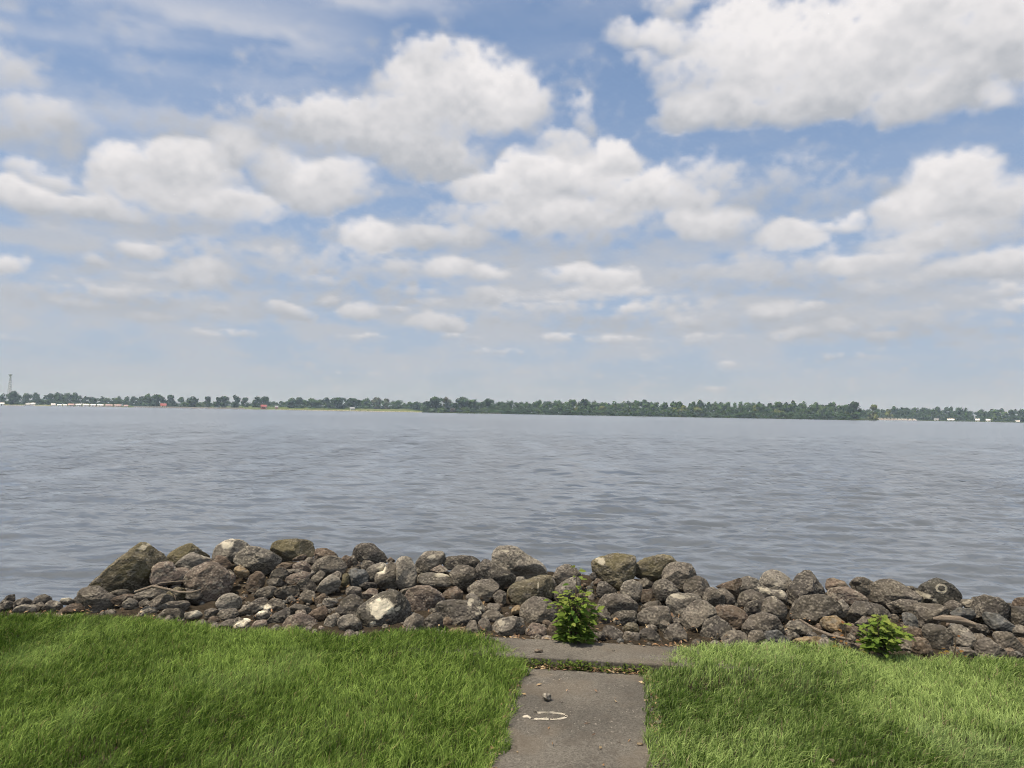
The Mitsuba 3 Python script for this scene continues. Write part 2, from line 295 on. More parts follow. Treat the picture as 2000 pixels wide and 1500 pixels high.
BANK_CREST = [(-8.40, 5.62, -0.076), (-7.96, 5.68, -0.074), (-7.52, 5.74, -0.072), (-7.07, 5.80, -0.070), (-6.63, 5.86, -0.068), (-6.18, 5.92, -0.067), (-5.73, 5.98, -0.065), (-5.29, 6.04, -0.063), (-4.84, 6.10, -0.058), (-4.75, 6.65, 0.078), (-4.41, 6.93, 0.168), (-3.93, 7.04, 0.223), (-3.44, 7.13, 0.259), (-2.93, 7.20, 0.277), (-2.40, 7.20, 0.266), (-1.87, 7.19, 0.250), (-1.35, 7.17, 0.232), (-0.86, 7.28, 0.260), (-0.36, 7.27, 0.244), (0.13, 7.25, 0.229), (0.62, 7.25, 0.218), (1.08, 7.12, 0.170), (1.53, 7.07, 0.149), (2.02, 7.22, 0.189), (2.45, 7.16, 0.163), (2.90, 7.18, 0.160), (3.26, 7.02, 0.105), (3.65, 6.98, 0.086), (4.09, 7.02, 0.087), (4.52, 7.06, 0.088), (4.95, 7.10, 0.090), (5.38, 7.14, 0.091), (5.80, 7.18, 0.092), (6.23, 7.22, 0.093), (6.65, 7.26, 0.095)]

def bank_mesh():
    V = []
    foot, crest = np.array(BANK_FOOT), np.array(BANK_CREST)
    for (uf, vf), (uc, vc, zc) in zip(foot, crest):
        col = [W(uf, vf - .03, -.06)]
        for t in np.linspace(0, 1, 14):
            col.append(W(uf + (uc - uf) * t, vf + .02 + (vc - vf) * t, (zc - .10 + .06 * t) * t - .03))
        for s, dz in ((.25, .06), (.5, .25), (.8, .5), (1.2, .75), (1.7, 1.0), (2.6, 1.5), (4.5, 2.4)):
            col.append(W(uc + (uc - uf) * s * .3, vc + s, zc - .07 - dz))
        V.append(col)
    V = np.array(V).transpose(1, 0, 2)
    fine = []
    for row in V:                                       # finer along the wall
        t = np.linspace(0, len(row) - 1, 240)
        fine.append(np.stack([np.interp(t, np.arange(len(row)), row[:, k]) for k in range(3)], -1))
    V = np.array(fine)
    V[..., 2] += (meshkit.fbm(V * 7, 4, 2) - .5) * .10
    return V.reshape(-1, 3), grid_faces(*V.shape[:2])
structure('bank_earth', bank_mesh(), 'soil_material', smooth=True)

def water_mesh():
    rows, cols = 1000, 560
    r = 6.2 + np.geomspace(1.6, 1180, rows) 
    a = np.radians(np.linspace(-50, 50, cols))
    rr, aa = np.meshgrid(r, a, indexing='ij')
    x, y = rr * np.sin(aa), rr * np.cos(aa)
    gap = np.maximum(np.gradient(r)[:, None] * np.ones_like(aa), rr * (a[1] - a[0]))
    g = np.random.default_rng(3)
    z = np.zeros_like(x)
    groups = [meshkit.fbm(np.stack([x * .13 + 9 * i, y * .16, x * 0], -1), 3, 40 + i) * 1.7 + .15 for i in range(4)]
    for i in range(64):
        lam = 0.15 * (20 ** (i / 63)); k = 2 * np.pi / lam
        th = math.radians(-104) + g.normal(0, .42)       # travelling roughly towards the shore
        amp = 0.0053 * lam * (1.0 if lam < 1.0 else (1.0 / lam) ** 0.7) 
        ph = g.uniform(0, 6.28)
        fade = np.clip((lam / gap - 2.0) / 2.0, 0, 1)
        arg = k * (x * math.cos(th) + y * math.sin(th)) + ph
        s = np.sin(arg)
        z += amp * fade * groups[i % 4] * (s + .22 * np.cos(2 * arg))
    return np.stack([x, y, -.70 + z], -1).reshape(-1, 3), grid_faces(rows, cols)
structure('water', water_mesh(), 'water_material', smooth=True)

TREES = [
    (-547, 813, 15.5, 13.4, 'd', 'tall dark tree by the steel tower at the far left'),
    (-435, 884, 15.7, 11.9, 'm', 'rounded green tree at the right end of the cottage row'),
    (-420, 880, 15.3, 15.8, 'd', 'dark tree directly behind the red roofed house'),
    (-408, 886, 15.6, 15.9, 'd', 'broad dark tree at the right of the red roofed house'),
    (-391, 877, 12.7, 9.8, 'm', 'lone small round tree right of the gap by the red roofed house'),
    (-378, 877, 13.5, 15.7, 'd', 'wide dark tree with an arching crown, second right of the gap'),
    (-364, 883, 13.8, 9.9, 'd', 'tall narrow dark tree just right of the arching one'),
    (-381, 865, 6.6, 14.2, 'p', 'pale bushy shrub mass low on the shore below the lone round tree'),
    (-366, 871, 6.9, 15.6, 'p', 'pale shrub mass on the shore below the narrow dark tree'),
    (-351, 883, 13.5, 9.2, 'd', 'slim dark tree at the left end of the spaced row'),
    (-343, 886, 14.9, 11.3, 'd', 'round headed dark tree second in the spaced row'),
    (-331, 885, 16.3, 11.3, 'd', 'tallest tree in the spaced row on the left shore'),
    (-321, 889, 13.5, 10.0, 'd', 'short dark tree second left of the two red barns'),
    (-306, 889, 15.0, 16.0, 'd', 'broad dark tree just left of the two red barns'),
    (-298, 891, 15.2, 12.0, 'd', 'dark tree above the larger red barn'),
    (-260, 877, 13.7, 14.4, 'd', 'dark round tree right of the low gap by the smaller red barn'),
    (-252, 880, 14.5, 11.8, 'd', 'dark tree second right of the low gap'),
    (-238, 878, 14.1, 16.4, 'm', 'wide mid green tree in the field side row'),
    (-228, 881, 12.5, 11.9, 'm', 'lower green tree right of the wide one in the field side row'),
    (-219, 878, 15.0, 10.5, 'd', 'narrow dark tree left of the big dark one by the white house'),
    (-205, 876, 15.8, 22.3, 'd', 'big dark tree left of the white house'),
    (-189, 885, 15.0, 18.5, 'd', 'dark tree directly behind the white house'),
    (-174, 888, 15.4, 13.3, 'm', 'tree with a pointed green crown right of the white house'),
    (-162, 885, 16.7, 17.2, 'g', 'greyish half bare tree above the pale field'),
    (-151, 887, 15.1, 10.6, 'g', 'thin greyish tree at the right of the half bare one'),
    (-137, 890, 13.6, 13.3, 'm', 'low green tree behind the right part of the field'),
    (-123, 892, 12.0, 10.7, 'm', 'small green tree near the right end of the field'),
    (-114, 888, 12.1, 10.6, 'd', 'small dark tree at the right end of the field'),
    (-82, 786, 16.1, 21.2, 'd', 'dense dark tree leading the wooded point'),
    (-70, 787, 16.4, 11.8, 'g', 'twiggy grey green tree with a bare top on the wooded point'),
    (-52, 783, 16.6, 19.9, 'd', 'broad dark tree right of the notch on the wooded point'),
    (-40, 784, 14.6, 12.9, 'm', 'rounded green tree in the middle of the wooded point'),
    (-26, 785, 15.4, 16.4, 'd', 'dark tree at the right end of the wooded point'),
    (-72, 762, 4.2, 12.5, 'p', 'low pale green tree at the waterline under the twiggy grey one'),
    (-60, 763, 4.4, 8.0, 'r', 'reddish green shrub at the waterline in the notch'),
    (-46, 764, 5.7, 14.8, 'p', 'leafy pale green shrub under the broad dark tree on the point'),
    (-29, 764, 5.5, 14.9, 'p', 'leafy pale green shrub at the right end of the point'),
    (80, 796, 16.9, 11.9, 'd', 'dark crown standing proud of the wood centre'),
    (141, 787, 17.2, 13.0, 'd', 'rounded dark crown rising above the wood right of centre'),
    (197, 775, 17.5, 10.4, 'm', 'round dome crown rising over the yellowish trees'),
    (170, 732, 11.3, 12.1, 'y', 'yellowish green tree at the waterline, left of a pair'),
    (183, 727, 9.9, 14.1, 'y', 'yellowish green tree at the waterline, right of a pair'),
    (91, 746, 9.5, 10.0, 'y', 'small yellow tinged tree at the waterline near the centre'),
    (281, 738, 18.3, 8.8, 'm', 'round crown poking above the right part of the wood'),
    (291, 693, 13.4, 11.4, 'p', 'pale leafy tree at the waterline in the right part of the wood'),
    (253, 706, 9.0, 12.7, 'y', 'yellowish bush at the waterline of the right wood'),
    (324, 699, 17.0, 18.8, 'd', 'massive dark round tree ending the wood on the right'),
    (340, 696, 14.3, 10.4, 'y', 'pale green columnar tree just left of the marina'),
    (459, 899, 12.7, 10.1, 'y', 'bright yellow green tree behind the marina'),
    (487, 942, 17.2, 9.9, 'd', 'dark round crown above the marina'),
    (552, 846, 6.5, 8.9, 'p', 'pale green tree among the houses on the far right'),
]
WOODS_left_wood = ('d', [(-38.48, 1080, 10.7), (-34.65, 1080, 12.8), (-33.56, 1080, 14.6), (-31.88, 1080, 14.8), (-30.43, 1080, 16.2), (-29.84, 1080, 13.3), (-28.63, 1080, 11.9), (-27.40, 1080, 13.2), (-25.81, 1080, 15.2), (-24.51, 1100, 7.1), (-21.83, 1100, 8.9), (-16.90, 1080, 10.0)])
WOODS_field_wood = ('m', [(-18.34, 1000, 9.5), (-16.90, 1000, 10.7), (-15.44, 970, 12.9), (-11.69, 960, 14.0), (-7.85, 960, 12.0), (-6.48, 960, 13.1)])
WOODS_point_wood = ('d', [(-6.68, 812, 10.2), (-4.32, 812, 11.9), (-0.56, 812, 13.4)])
WOODS_middle_wood = ('m', [(-1.35, 800, 11.9), (0.03, 800, 13.4), (3.20, 800, 15.2), (5.57, 800, 15.8), (7.91, 800, 14.6), (10.23, 800, 15.6), (11.76, 800, 15.4), (15.51, 800, 15.5), (17.33, 800, 15.9), (19.12, 800, 16.2), (20.87, 800, 17.0), (22.58, 800, 16.7), (24.58, 800, 16.0)])
WOODS_right_wood = ('d', [(25.23, 1100, 12.5), (27.31, 1100, 15.8), (29.00, 1100, 16.2), (30.50, 1100, 17.9), (31.95, 1100, 15.6), (32.80, 1100, 14.5), (33.91, 1100, 16.0), (34.72, 1100, 15.6), (38.55, 1100, 15.9)])
SHORE = [(-52.71, 1050), (-41.94, 1000), (-34.65, 965), (-26.92, 955), (-24.84, 935), (-21.49, 925), (-16.90, 880), (-11.69, 850), (-6.87, 835), (-6.28, 770), (-4.32, 752), (-1.55, 748), (7.91, 742), (25.56, 742), (26.26, 760), (26.46, 985), (29.00, 990), (34.72, 1000), (42.01, 1010), (57.90, 1050)]
HOUSES = [
    ('white', -545.6, 789.9, 7.7, 3.3, 'white house at the far left edge of the picture'),
    ('white', -525.9, 812.7, 5.1, 2.8, 'white cottage standing alone left of the cottage row, right half'),
    ('white', -528.8, 808.4, 4.5, 2.2, 'low white cottage standing alone left of the cottage row, left half'),
    ('white', -506.6, 817.7, 5.1, 2.8, 'first from the left in the row of white lakeside cottages'),
    ('white', -501.4, 820.4, 5.1, 2.3, 'second from the left in the row of white lakeside cottages'),
    ('white', -496.7, 822.9, 4.6, 2.3, 'third from the left in the row of white lakeside cottages'),
    ('pink', -491.5, 825.6, 6.9, 2.9, 'fourth from the left in the row of cream lakeside cottages under a pinkish roof'),
    ('white', -485.3, 828.8, 6.3, 2.9, 'fifth from the left in the row of white lakeside cottages'),
    ('white', -478.6, 832.1, 7.5, 2.9, 'sixth from the left in the row of white lakeside cottages'),
    ('white', -472.3, 835.2, 6.4, 2.9, 'seventh from the left in the row of white lakeside cottages'),
    ('white', -466.0, 838.3, 7.5, 2.9, 'eighth from the left in the row of white lakeside cottages'),
    ('pink', -458.1, 842.0, 8.7, 2.9, 'ninth from the left in the row of cream lakeside cottages under a pinkish roof'),
    ('pink', -450.2, 845.7, 8.2, 2.9, 'tenth from the left in the row of cream lakeside cottages under a pinkish roof'),
    ('pink', -442.6, 849.2, 5.3, 2.4, 'eleventh from the left in the row of cream lakeside cottages under a pinkish roof'),
    ('shed', -430.3, 849.2, 2.9, 1.8, 'small white shed at the right end of the cottage row'),
    ('red', -403.7, 857.7, 7.7, 4.8, 'red roofed house in front of the dark trees'),
    ('barn', -287.5, 858.1, 7.7, 4.8, 'larger red barn left of the low gap'),
    ('barn', -273.1, 859.6, 4.2, 3.6, 'smaller red barn left of the low gap'),
    ('grey', -182.7, 848.6, 6.5, 3.5, 'white house with a grey roof below the dark trees'),
    ('grey', 499.6, 869.7, 6.0, 2.4, 'grey roofed house right of the marina'),
    ('white', 512.1, 862.4, 8.4, 2.4, 'long white roofed house at the far right shore, left of three'),
    ('white', 536.1, 851.2, 5.3, 2.9, 'small white house at the far right shore, middle of three'),
    ('white', 544.9, 845.7, 5.3, 2.9, 'white gabled house at the far right shore beside the pale tree'),
    ('shed', 569.3, 831.8, 4.6, 1.7, 'low pale shed at the right edge of the far shore'),
]
BOATS = [(432.0, 870.7), (436.7, 872.8), (438.3, 867.6), (443.5, 869.4), (445.0, 864.2), (450.1, 866.0), (451.5, 860.8), (456.2, 862.8), (457.6, 857.6), (463.2, 859.1), (464.9, 853.6)]

def rise(azd, off):
    """height of the land: a field climbs gently on the left of the wooded point"""
    return np.interp(off, [-14, 0, 1.5, 6, 25, 60, 200, 400, 620], [-1.6, -.74, -.40, -.12, .15, .3, .5, .6, .6]) + np.interp(off, [4, 25, 60, 200], [0, .9, 2.2, 2.8]) * np.interp(azd, [-24, -20, -8, -6.6], [0, 1, 1, 0])
def far_land():
    az = np.radians(np.linspace(-50, 50, 260)); S = np.array(SHORE)
    d0 = np.interp(np.degrees(az), S[:, 0], S[:, 1]) + (meshkit.fbm(np.stack([az * 90, az * 0, az * 0], -1), 3, 4) - .5) * 8
    rows = []
    for off in (-14, 0, 1.5, 6, 15, 25, 42, 60, 110, 200, 400, 620):
        rr = np.minimum(d0 + off, 1640 + 0 * d0)
        rows.append(np.stack([rr * np.sin(az), rr * np.cos(az), rise(np.degrees(az), off)], -1))
    V = np.array(rows); return V.reshape(-1, 3), grid_faces(*V.shape[:2])[:, ::-1]
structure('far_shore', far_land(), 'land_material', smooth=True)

# ------------------------------------------------------------------ far trees
LEAF = {'d': (.040, .072, .030), 'm': (.058, .102, .036), 'p': (.085, .130, .050), 'y': (.118, .142, .042), 'g': (.095, .110, .075), 'r': (.105, .085, .055)}
def crown_mesh(x, y, z0, h, w, tone, n, g, low=.12):
    """Leaf clumps of two triangles spread over several uneven lobes."""
    c0 = np.array(LEAF[tone])
    nl = max(7, int(n / 60)); L = []
    for i in range(nl):
        t = g.uniform(low, .86); a = g.uniform(0, 2 * np.pi)
        env = math.sqrt(max(.04, 1 - ((t - .48) / .56) ** 2))
        rad = w / 2 * env * g.uniform(.25, .72)
        L.append((rad * math.cos(a), rad * math.sin(a), h * t, w * g.uniform(.17, .29) * (.55 + .45 * env), h * g.uniform(.09, .16), g.uniform(.72, 1.32)))
    L.append((0, 0, h * .82, w * .2, h * .17, 1.1)); L = np.array(L)
    k = g.integers(0, len(L), n); l = L[k]
    d = g.normal(size=(n, 3)); d /= np.linalg.norm(d, axis=1, keepdims=True)
    q = g.uniform(.6, 1.06, n) ** .5
    P = np.stack([l[:, 0] + d[:, 0] * l[:, 3] * q, l[:, 1] + d[:, 1] * l[:, 3] * q, np.clip(l[:, 2] + d[:, 2] * l[:, 4] * q, h * low * .5, h * 1.0)], -1)
    nn = d + g.normal(size=(n, 3)) * .45 + [0, 0, .25]; nn /= np.linalg.norm(nn, axis=1, keepdims=True)
    a = np.cross(nn, g.normal(size=(n, 3))); a /= np.linalg.norm(a, axis=1, keepdims=True); b = np.cross(nn, a)
    s = np.clip(h * .06, .4, 1.0) * g.uniform(.7, 1.5, n)[:, None]
    V = np.stack([P - a * s - b * s * .6, P + a * s * .9 - b * s * .5, P + b * s + a * s * .2, P + b * s * .4 - a * s * 1.1], 1).reshape(-1, 3) + [x, y, z0]
    i = np.arange(n)[:, None] * 4
    F = np.vstack([i + [0, 1, 2], i + [0, 2, 3]])
    tint = l[:, 5] * g.uniform(.75, 1.25, n)
    C = np.clip(c0 * tint[:, None] * (1 + (g.uniform(-.12, .12, (n, 3)))), 0, 1)
    return V, F, np.repeat(C, 4, 0)

def merge(list_):
    V, F, C, o = [], [], [], 0
    for v, f, c in list_:
        V.append(v); F.append(f + o); C.append(c); o += len(v)
    return np.vstack(V), np.vstack(F), np.vstack(C)

def trunk_mesh(x, y, z0, h, w, g):
    m = [tube([(x, y, z0), (x + w * .01, y, z0 + h * .35), (x + w * g.uniform(-.05, .05), y, z0 + h * .8)], [h * .022, h * .016, h * .006], 6)]
    for i in range(5):
        a, t = g.uniform(0, 6.28), g.uniform(.25, .6)
        m.append(tube([(x, y, z0 + h * t), (x + math.cos(a) * w * .35, y + math.sin(a) * w * .35, z0 + h * (t + .22))], [h * .009, h * .004], 5))
    return cat(m)

for i, (x, y, h, w, tone, lab) in enumerate(TREES):
    g = np.random.default_rng(100 + i)
    shrub = h < 11.8
    k = thing('shrub' if shrub and tone in 'pry' and h < 9 else 'tree', lab, 'shrub' if shrub and tone in 'pry' and h < 9 else 'tree')
    z0 = -.35
    n = int((520 if tone != 'g' else 300) * min(1.6, .6 + w / 16))
    v, f, c = crown_mesh(x, y, z0, h - z0 - .2, w, tone, n, g, -.04 if h < 10 or tone == 'y' else .06)
    part(k, 'crown', (v, f), 'foliage_material', color=c)
    part(k, 'trunk', trunk_mesh(x, y, z0 - .2, h, w, g), 'bark_material')

def wood(name, spec, label, rows, seed, shore_gap=6):
    tone, ctl = spec; g = np.random.default_rng(seed); ctl = np.array(ctl); out = []
    d_mid = ctl[:, 1].mean()
    az = ctl[0, 0]
    while az < ctl[-1, 0]:
        for r in range(rows + 1):
            a = az + g.uniform(-.25, .25); d = np.interp(a, ctl[:, 0], ctl[:, 1]); H = np.interp(a, ctl[:, 0], ctl[:, 2])
            dd = d - 20 * r if r else d + g.uniform(0, 12)
            hh = H * (g.uniform(.84, 1.07) if r == 0 else g.uniform(.40, .88)); ww = g.uniform(7, 12) if r == 0 else g.uniform(6, 10)
            if r == rows:                                       # undergrowth down to the shore
                dd, hh, ww = d - 18 * r, H * g.uniform(.26, .46), g.uniform(8, 12)
            tn = tone if g.random() < .6 else g.choice(['d', 'm', 'm', 'p' if r else 'm', 'y' if (name == 'middle_wood' and r == 2) else 'd'])
            out.append(crown_mesh(dd * math.sin(math.radians(a)), dd * math.cos(math.radians(a)), -.3, hh, ww, tn, 230 if r == 0 else 190, g, -.05))
        az += math.degrees(3.3 / d_mid)
    v, f, c = merge(out)
    stuff(name, (v, f), 'foliage_material', label, 'wood', color=c)
wood('left_wood', WOODS_left_wood, 'dark green wood on the far left shore behind the row of cottages', 2, 11)
wood('field_wood', WOODS_field_wood, 'low distant wood closing the gaps behind the pale field', 2, 12)
wood('point_wood', WOODS_point_wood, 'dark wood filling the point between its front trees', 2, 13)
wood('middle_wood', WOODS_middle_wood, 'long mixed green wood along the middle and right of the far shore', 3, 24)
wood('right_wood', WOODS_right_wood, 'dark distant wood behind the marina and houses at the far right', 3, 15)

# ------------------------------------------------------------------ far houses, boats, tower
def house(kind, x, y, w, h, lab):
    k = thing({'barn': 'barn', 'shed': 'shed'}.get(kind, 'house'), lab, {'barn': 'barn', 'shed': 'shed'}.get(kind, 'house'))
    head = math.atan2(x, y) ; dep = max(3.5, w * .6); S_ = np.array(SHORE)
    z0 = float(rise(math.degrees(head), math.hypot(x, y) - np.interp(math.degrees(head), S_[:, 0], S_[:, 1]))) - .25
    eave = h * (.42 if kind == 'red' else .6); 
    wm = {'white': 'white_paint', 'pink': 'cream_paint', 'shed': 'white_paint', 'red': 'cream_paint', 'barn': 'red_paint', 'grey': 'white_paint'}[kind]
    rm = {'white': 'white_roof', 'pink': 'pink_roof', 'shed': 'white_roof', 'red': 'red_paint', 'barn': 'grey_roof' if w < 6 else 'red_paint', 'grey': 'grey_roof'}[kind]
    M = trimesh.transformations.rotation_matrix(-head, [0, 0, 1]); M[:3, 3] = [x, y, z0]
    prof = shapely.Polygon([(-dep / 2, 0), (dep / 2, 0), (dep / 2, eave), (0, h * .97), (-dep / 2, eave)])
    def ridge(poly, length, cx=0.):
        m = trimesh.creation.extrude_polygon(poly, length, engine='earcut')
        m.apply_transform(np.array([[0, 0, 1, cx - length / 2], [1, 0, 0, 0], [0, 1, 0, 0], [0, 0, 0, 1.]]))
        return m
    w *= .86
    body = ridge(prof, w * .94)
    t = .18
    roof = ridge(shapely.Polygon([(-dep / 2 - .35, eave - .25), (0, h * .97 + .02), (dep / 2 + .35, eave - .25), (dep / 2 + .35, eave - .25 + t), (0, h * .97 + .02 + t), (-dep / 2 - .35, eave - .25 + t)]), w * 1.02)
    for m in (body, roof): m.apply_transform(M)
    part(k, 'wall', body, wm); part(k, 'roof', roof, rm)
    if w > 5:
        nw = 2 if w < 9 else 3
        for i in range(nw):
            cx = (i - (nw - 1) / 2) * w * .28
            m = box(cx - .5, cx + .5, -dep / 2 - .06, -dep / 2 + .02, eave * .38, eave * .8); m.apply_transform(M); part(k, 'window', m, 'dark_glass')
        cx = w * .40; m = box(cx - .42, cx + .42, -dep / 2 - .05, -dep / 2 + .02, .02, min(2.0, eave * .85)); m.apply_transform(M); part(k, 'door', m, 'dock_wood')
for args in HOUSES: house(*args)

ORD = ['first', 'second', 'third', 'fourth', 'fifth', 'sixth', 'seventh', 'eighth', 'ninth', 'tenth', 'eleventh']
def boat(x, y, heading, lab, L=5.5, Hs=1.0, group=None):
    k = thing('boat', lab, 'boat', group)
    hull = []
    st = [(-.5, .9, .0), (-.2, 1.0, .0), (.2, .85, .05), (.42, .35, .15), (.5, .02, .3)]
    V = []
    for t, b, up in st:
        V += [(t * L, -b * 1.05, .75 + up), (t * L, -b * .75, -.15), (t * L, b * .75, -.15), (t * L, b * 1.05, .75 + up)]
    F = []
    for i in range(len(st) - 1):
        for j in range(4):
            a, b = i * 4 + j, i * 4 + (j + 1) % 4
            F += [[a, b, b + 4], [a, b + 4, a + 4]]
    F += [[0, 2, 1], [0, 3, 2], [16, 17, 18], [16, 18, 19]]
    hull = trimesh.Trimesh(np.array(V), F, process=False)
    cab = trimesh.creation.extrude_polygon(shapely.Polygon([(-1.5, .76), (1.2, .76), (.7, 1.75 * Hs), (-1.3, 1.75 * Hs)]), 1.5, engine='earcut')
    cab.apply_transform(np.array([[1, 0, 0, 0], [0, 0, -1, .75], [0, 1, 0, 0], [0, 0, 0, 1.]]))
    top = cat([box(-1.7, 1.0, -.85, .85, 2.35 * Hs, 2.47 * Hs)] + [tube([(a, b, 1.7 * Hs), (a, b, 2.36 * Hs)], .04, 5) for a in (-1.2, .6) for b in (-.6, .6)])
    M = trimesh.transformations.rotation_matrix(heading, [0, 0, 1]); M[:3, 3] = [x, y, -.62]
    for m in (hull, cab, top): m.apply_transform(M)
    part(k, 'hull', hull, 'white_paint'); part(k, 'cabin', cab, 'cream_paint'); part(k, 'canopy', top, 'white_roof')
for i, (x, y) in enumerate(BOATS):
    boat(x, y, math.radians(-90 + (i * 37) % 50), f'{ORD[i]} white boat from the left at the marina on the far right shore', 6.0, 1.05, 'white boats at the marina')
boat(-346.6, 838, .3, 'lone small white boat on the water right of the red roofed house', 5, .8)
boat(-520, 795, .5, 'white boat moored below the lone white cottages at the far left', 7, .9)

def dock(name, lab, p0, p1, width, z, posts):
    k = thing(name, lab, 'dock'); p0, p1 = np.array(p0, float), np.array(p1, float); d = (p1 - p0) / np.linalg.norm(p1 - p0); n = np.array([-d[1], d[0]])
    poly = shapely.Polygon([p0 + n * width / 2, p1 + n * width / 2, p1 - n * width / 2, p0 - n * width / 2])
    m = trimesh.creation.extrude_polygon(poly, .18, engine='earcut'); m.apply_translation([0, 0, z]); part(k, 'deck', m, 'pale_stone')
    for t in np.linspace(.04, .96, posts):
        q = p0 + (p1 - p0) * t; part(k, 'post', tube([(q[0], q[1], -2.2), (q[0], q[1], z + .9)], .14, 6), 'dock_wood')
dock('dock', 'pale low dock below the right end of the wooded point', (-24, 741), (-11, 740.5), 2.0, -.2, 5)
dock('dock', 'long jetty between the white boats of the marina', (432, 878), (464, 862), 2.2, -.1, 9)
k = thing('seawall', 'long pale seawall along the waterline right of the cottage row', 'seawall')
pts = [(-428, 838), (-403, 842), (-372, 845), (-340, 846), (-306, 848)]
for a, b in zip(pts[:-1], pts[1:]):
    a, b = np.array(a, float), np.array(b, float); d = (b - a) / np.linalg.norm(b - a); n = np.array([-d[1], d[0]]) * .5; b = b - d * .15
    m = trimesh.creation.extrude_polygon(shapely.Polygon([a + n, b + n, b - n, a - n]), 2.0, engine='earcut'); m.apply_translation([0, 0, -1.2]); part(k, 'panel', m, 'pale_stone')

k = thing('steel_tower', 'tall pale steel lattice tower with a flared top above the far left trees', 'tower')
tx, ty, th = -702.0, 1034.0, 42.0
for sx in (-1, 1):
    for sy in (-1, 1):
        part(k, 'leg', tube([(tx + sx * 2.8, ty + sy * 2.8, .4), (tx + sx * 1.2, ty + sy * 1.2, th * .62), (tx + sx * .6, ty + sy * .6, th * .93)], .24, 6), 'steel_paint')
br = []
lv = np.linspace(.06, .92, 12)
for t0_, t1_ in zip(lv[:-1], lv[1:]):
    wa, wb = (np.interp(t * th, [.4, th * .62, th * .93], [2.8, 1.2, .6]) for t in (t0_, t1_))
    cs = [(-1, -1), (1, -1), (1, 1), (-1, 1)]
    for i in range(4):
        a, b = cs[i], cs[(i + 1) % 4]
        br += [tube([(tx + a[0] * wa, ty + a[1] * wa, t0_ * th), (tx + b[0] * wb, ty + b[1] * wb, t1_ * th)], .09, 4), tube([(tx + b[0] * wa, ty + b[1] * wa, t0_ * th), (tx + a[0] * wb, ty + a[1] * wb, t1_ * th)], .09, 4),
               tube([(tx + a[0] * wa, ty + a[1] * wa, t0_ * th), (tx + b[0] * wa, ty + b[1] * wa, t0_ * th)], .09, 4)]
part(k, 'brace', cat(br), 'steel_paint')
cone = trimesh.creation.revolve([(0, 0), (.9, 0), (2.3, 2.1), (2.3, 2.9), (0, 2.9)], sections=12); cone.apply_translation([tx, ty, th * .93]); part(k, 'platform', cone, 'steel_paint')

# ------------------------------------------------------------------ concrete path and cap
def slab(u0, u1, v0, v1, z0, z1, ch=.012, cell=.08, seed=1, wob=.010):
    nu, nv = max(3, int((u1 - u0) / cell)), max(3, int((v1 - v0) / cell))
    U, Vv = np.meshgrid(np.linspace(u0 + ch, u1 - ch, nu), np.linspace(v0 + ch, v1 - ch, nv))
    top = W(U, Vv, z1 + (meshkit.fbm(np.stack([U * 3, Vv * 3, U * 0], -1), 3, seed) - .5) * .006)
    idx = np.r_[np.arange(nu), np.arange(1, nv) * nu + nu - 1, (nv - 1) * nu + np.arange(nu - 2, -1, -1), np.arange(nv - 2, 0, -1) * nu]
    bu, bv = U.ravel()[idx], Vv.ravel()[idx]
    cu, cv = (u0 + u1) / 2, (v0 + v1) / 2
    ou = np.where(bu < u0 + ch * 1.5, u0, np.where(bu > u1 - ch * 1.5, u1, bu)); ov = np.where(bv < v0 + ch * 1.5, v0, np.where(bv > v1 - ch * 1.5, v1, bv))
    jit = (meshkit.fbm(np.stack([ou * 9, ov * 9, ou * 0], -1), 4, seed + 5) - .5) * 2 * wob
    ou = ou + np.sign(ou - cu) * (np.abs(ou - cu) > (u1 - u0) / 2 - 1e-6) * jit; ov = ov + np.sign(ov - cv) * (np.abs(ov - cv) > (v1 - v0) / 2 - 1e-6) * jit
    r1, r2 = W(ou, ov, z1 - ch), W(ou, ov, np.full_like(ou, z0)); n0, m = nu * nv, len(idx)
    V = np.vstack([top.reshape(-1, 3), r1, r2]); F = [grid_faces(nv, nu)]
    j = np.arange(m); jn = (j + 1) % m
    F.append(np.stack([idx[j], n0 + j, n0 + jn, idx[jn]], -1)); F.append(np.stack([n0 + j, n0 + m + j, n0 + m + jn, n0 + jn], -1))
    return V, np.vstack(F)
structure('path', slab(-.56, .37, 1.2, 5.115, -.25, 0.0, seed=2), 'concrete_material', smooth=40)
structure('wall_cap', slab(-1.45, 1.62, V_FRONT, V_BACK, -.5, .05, seed=3, wob=.006), 'concrete_material', smooth=40)

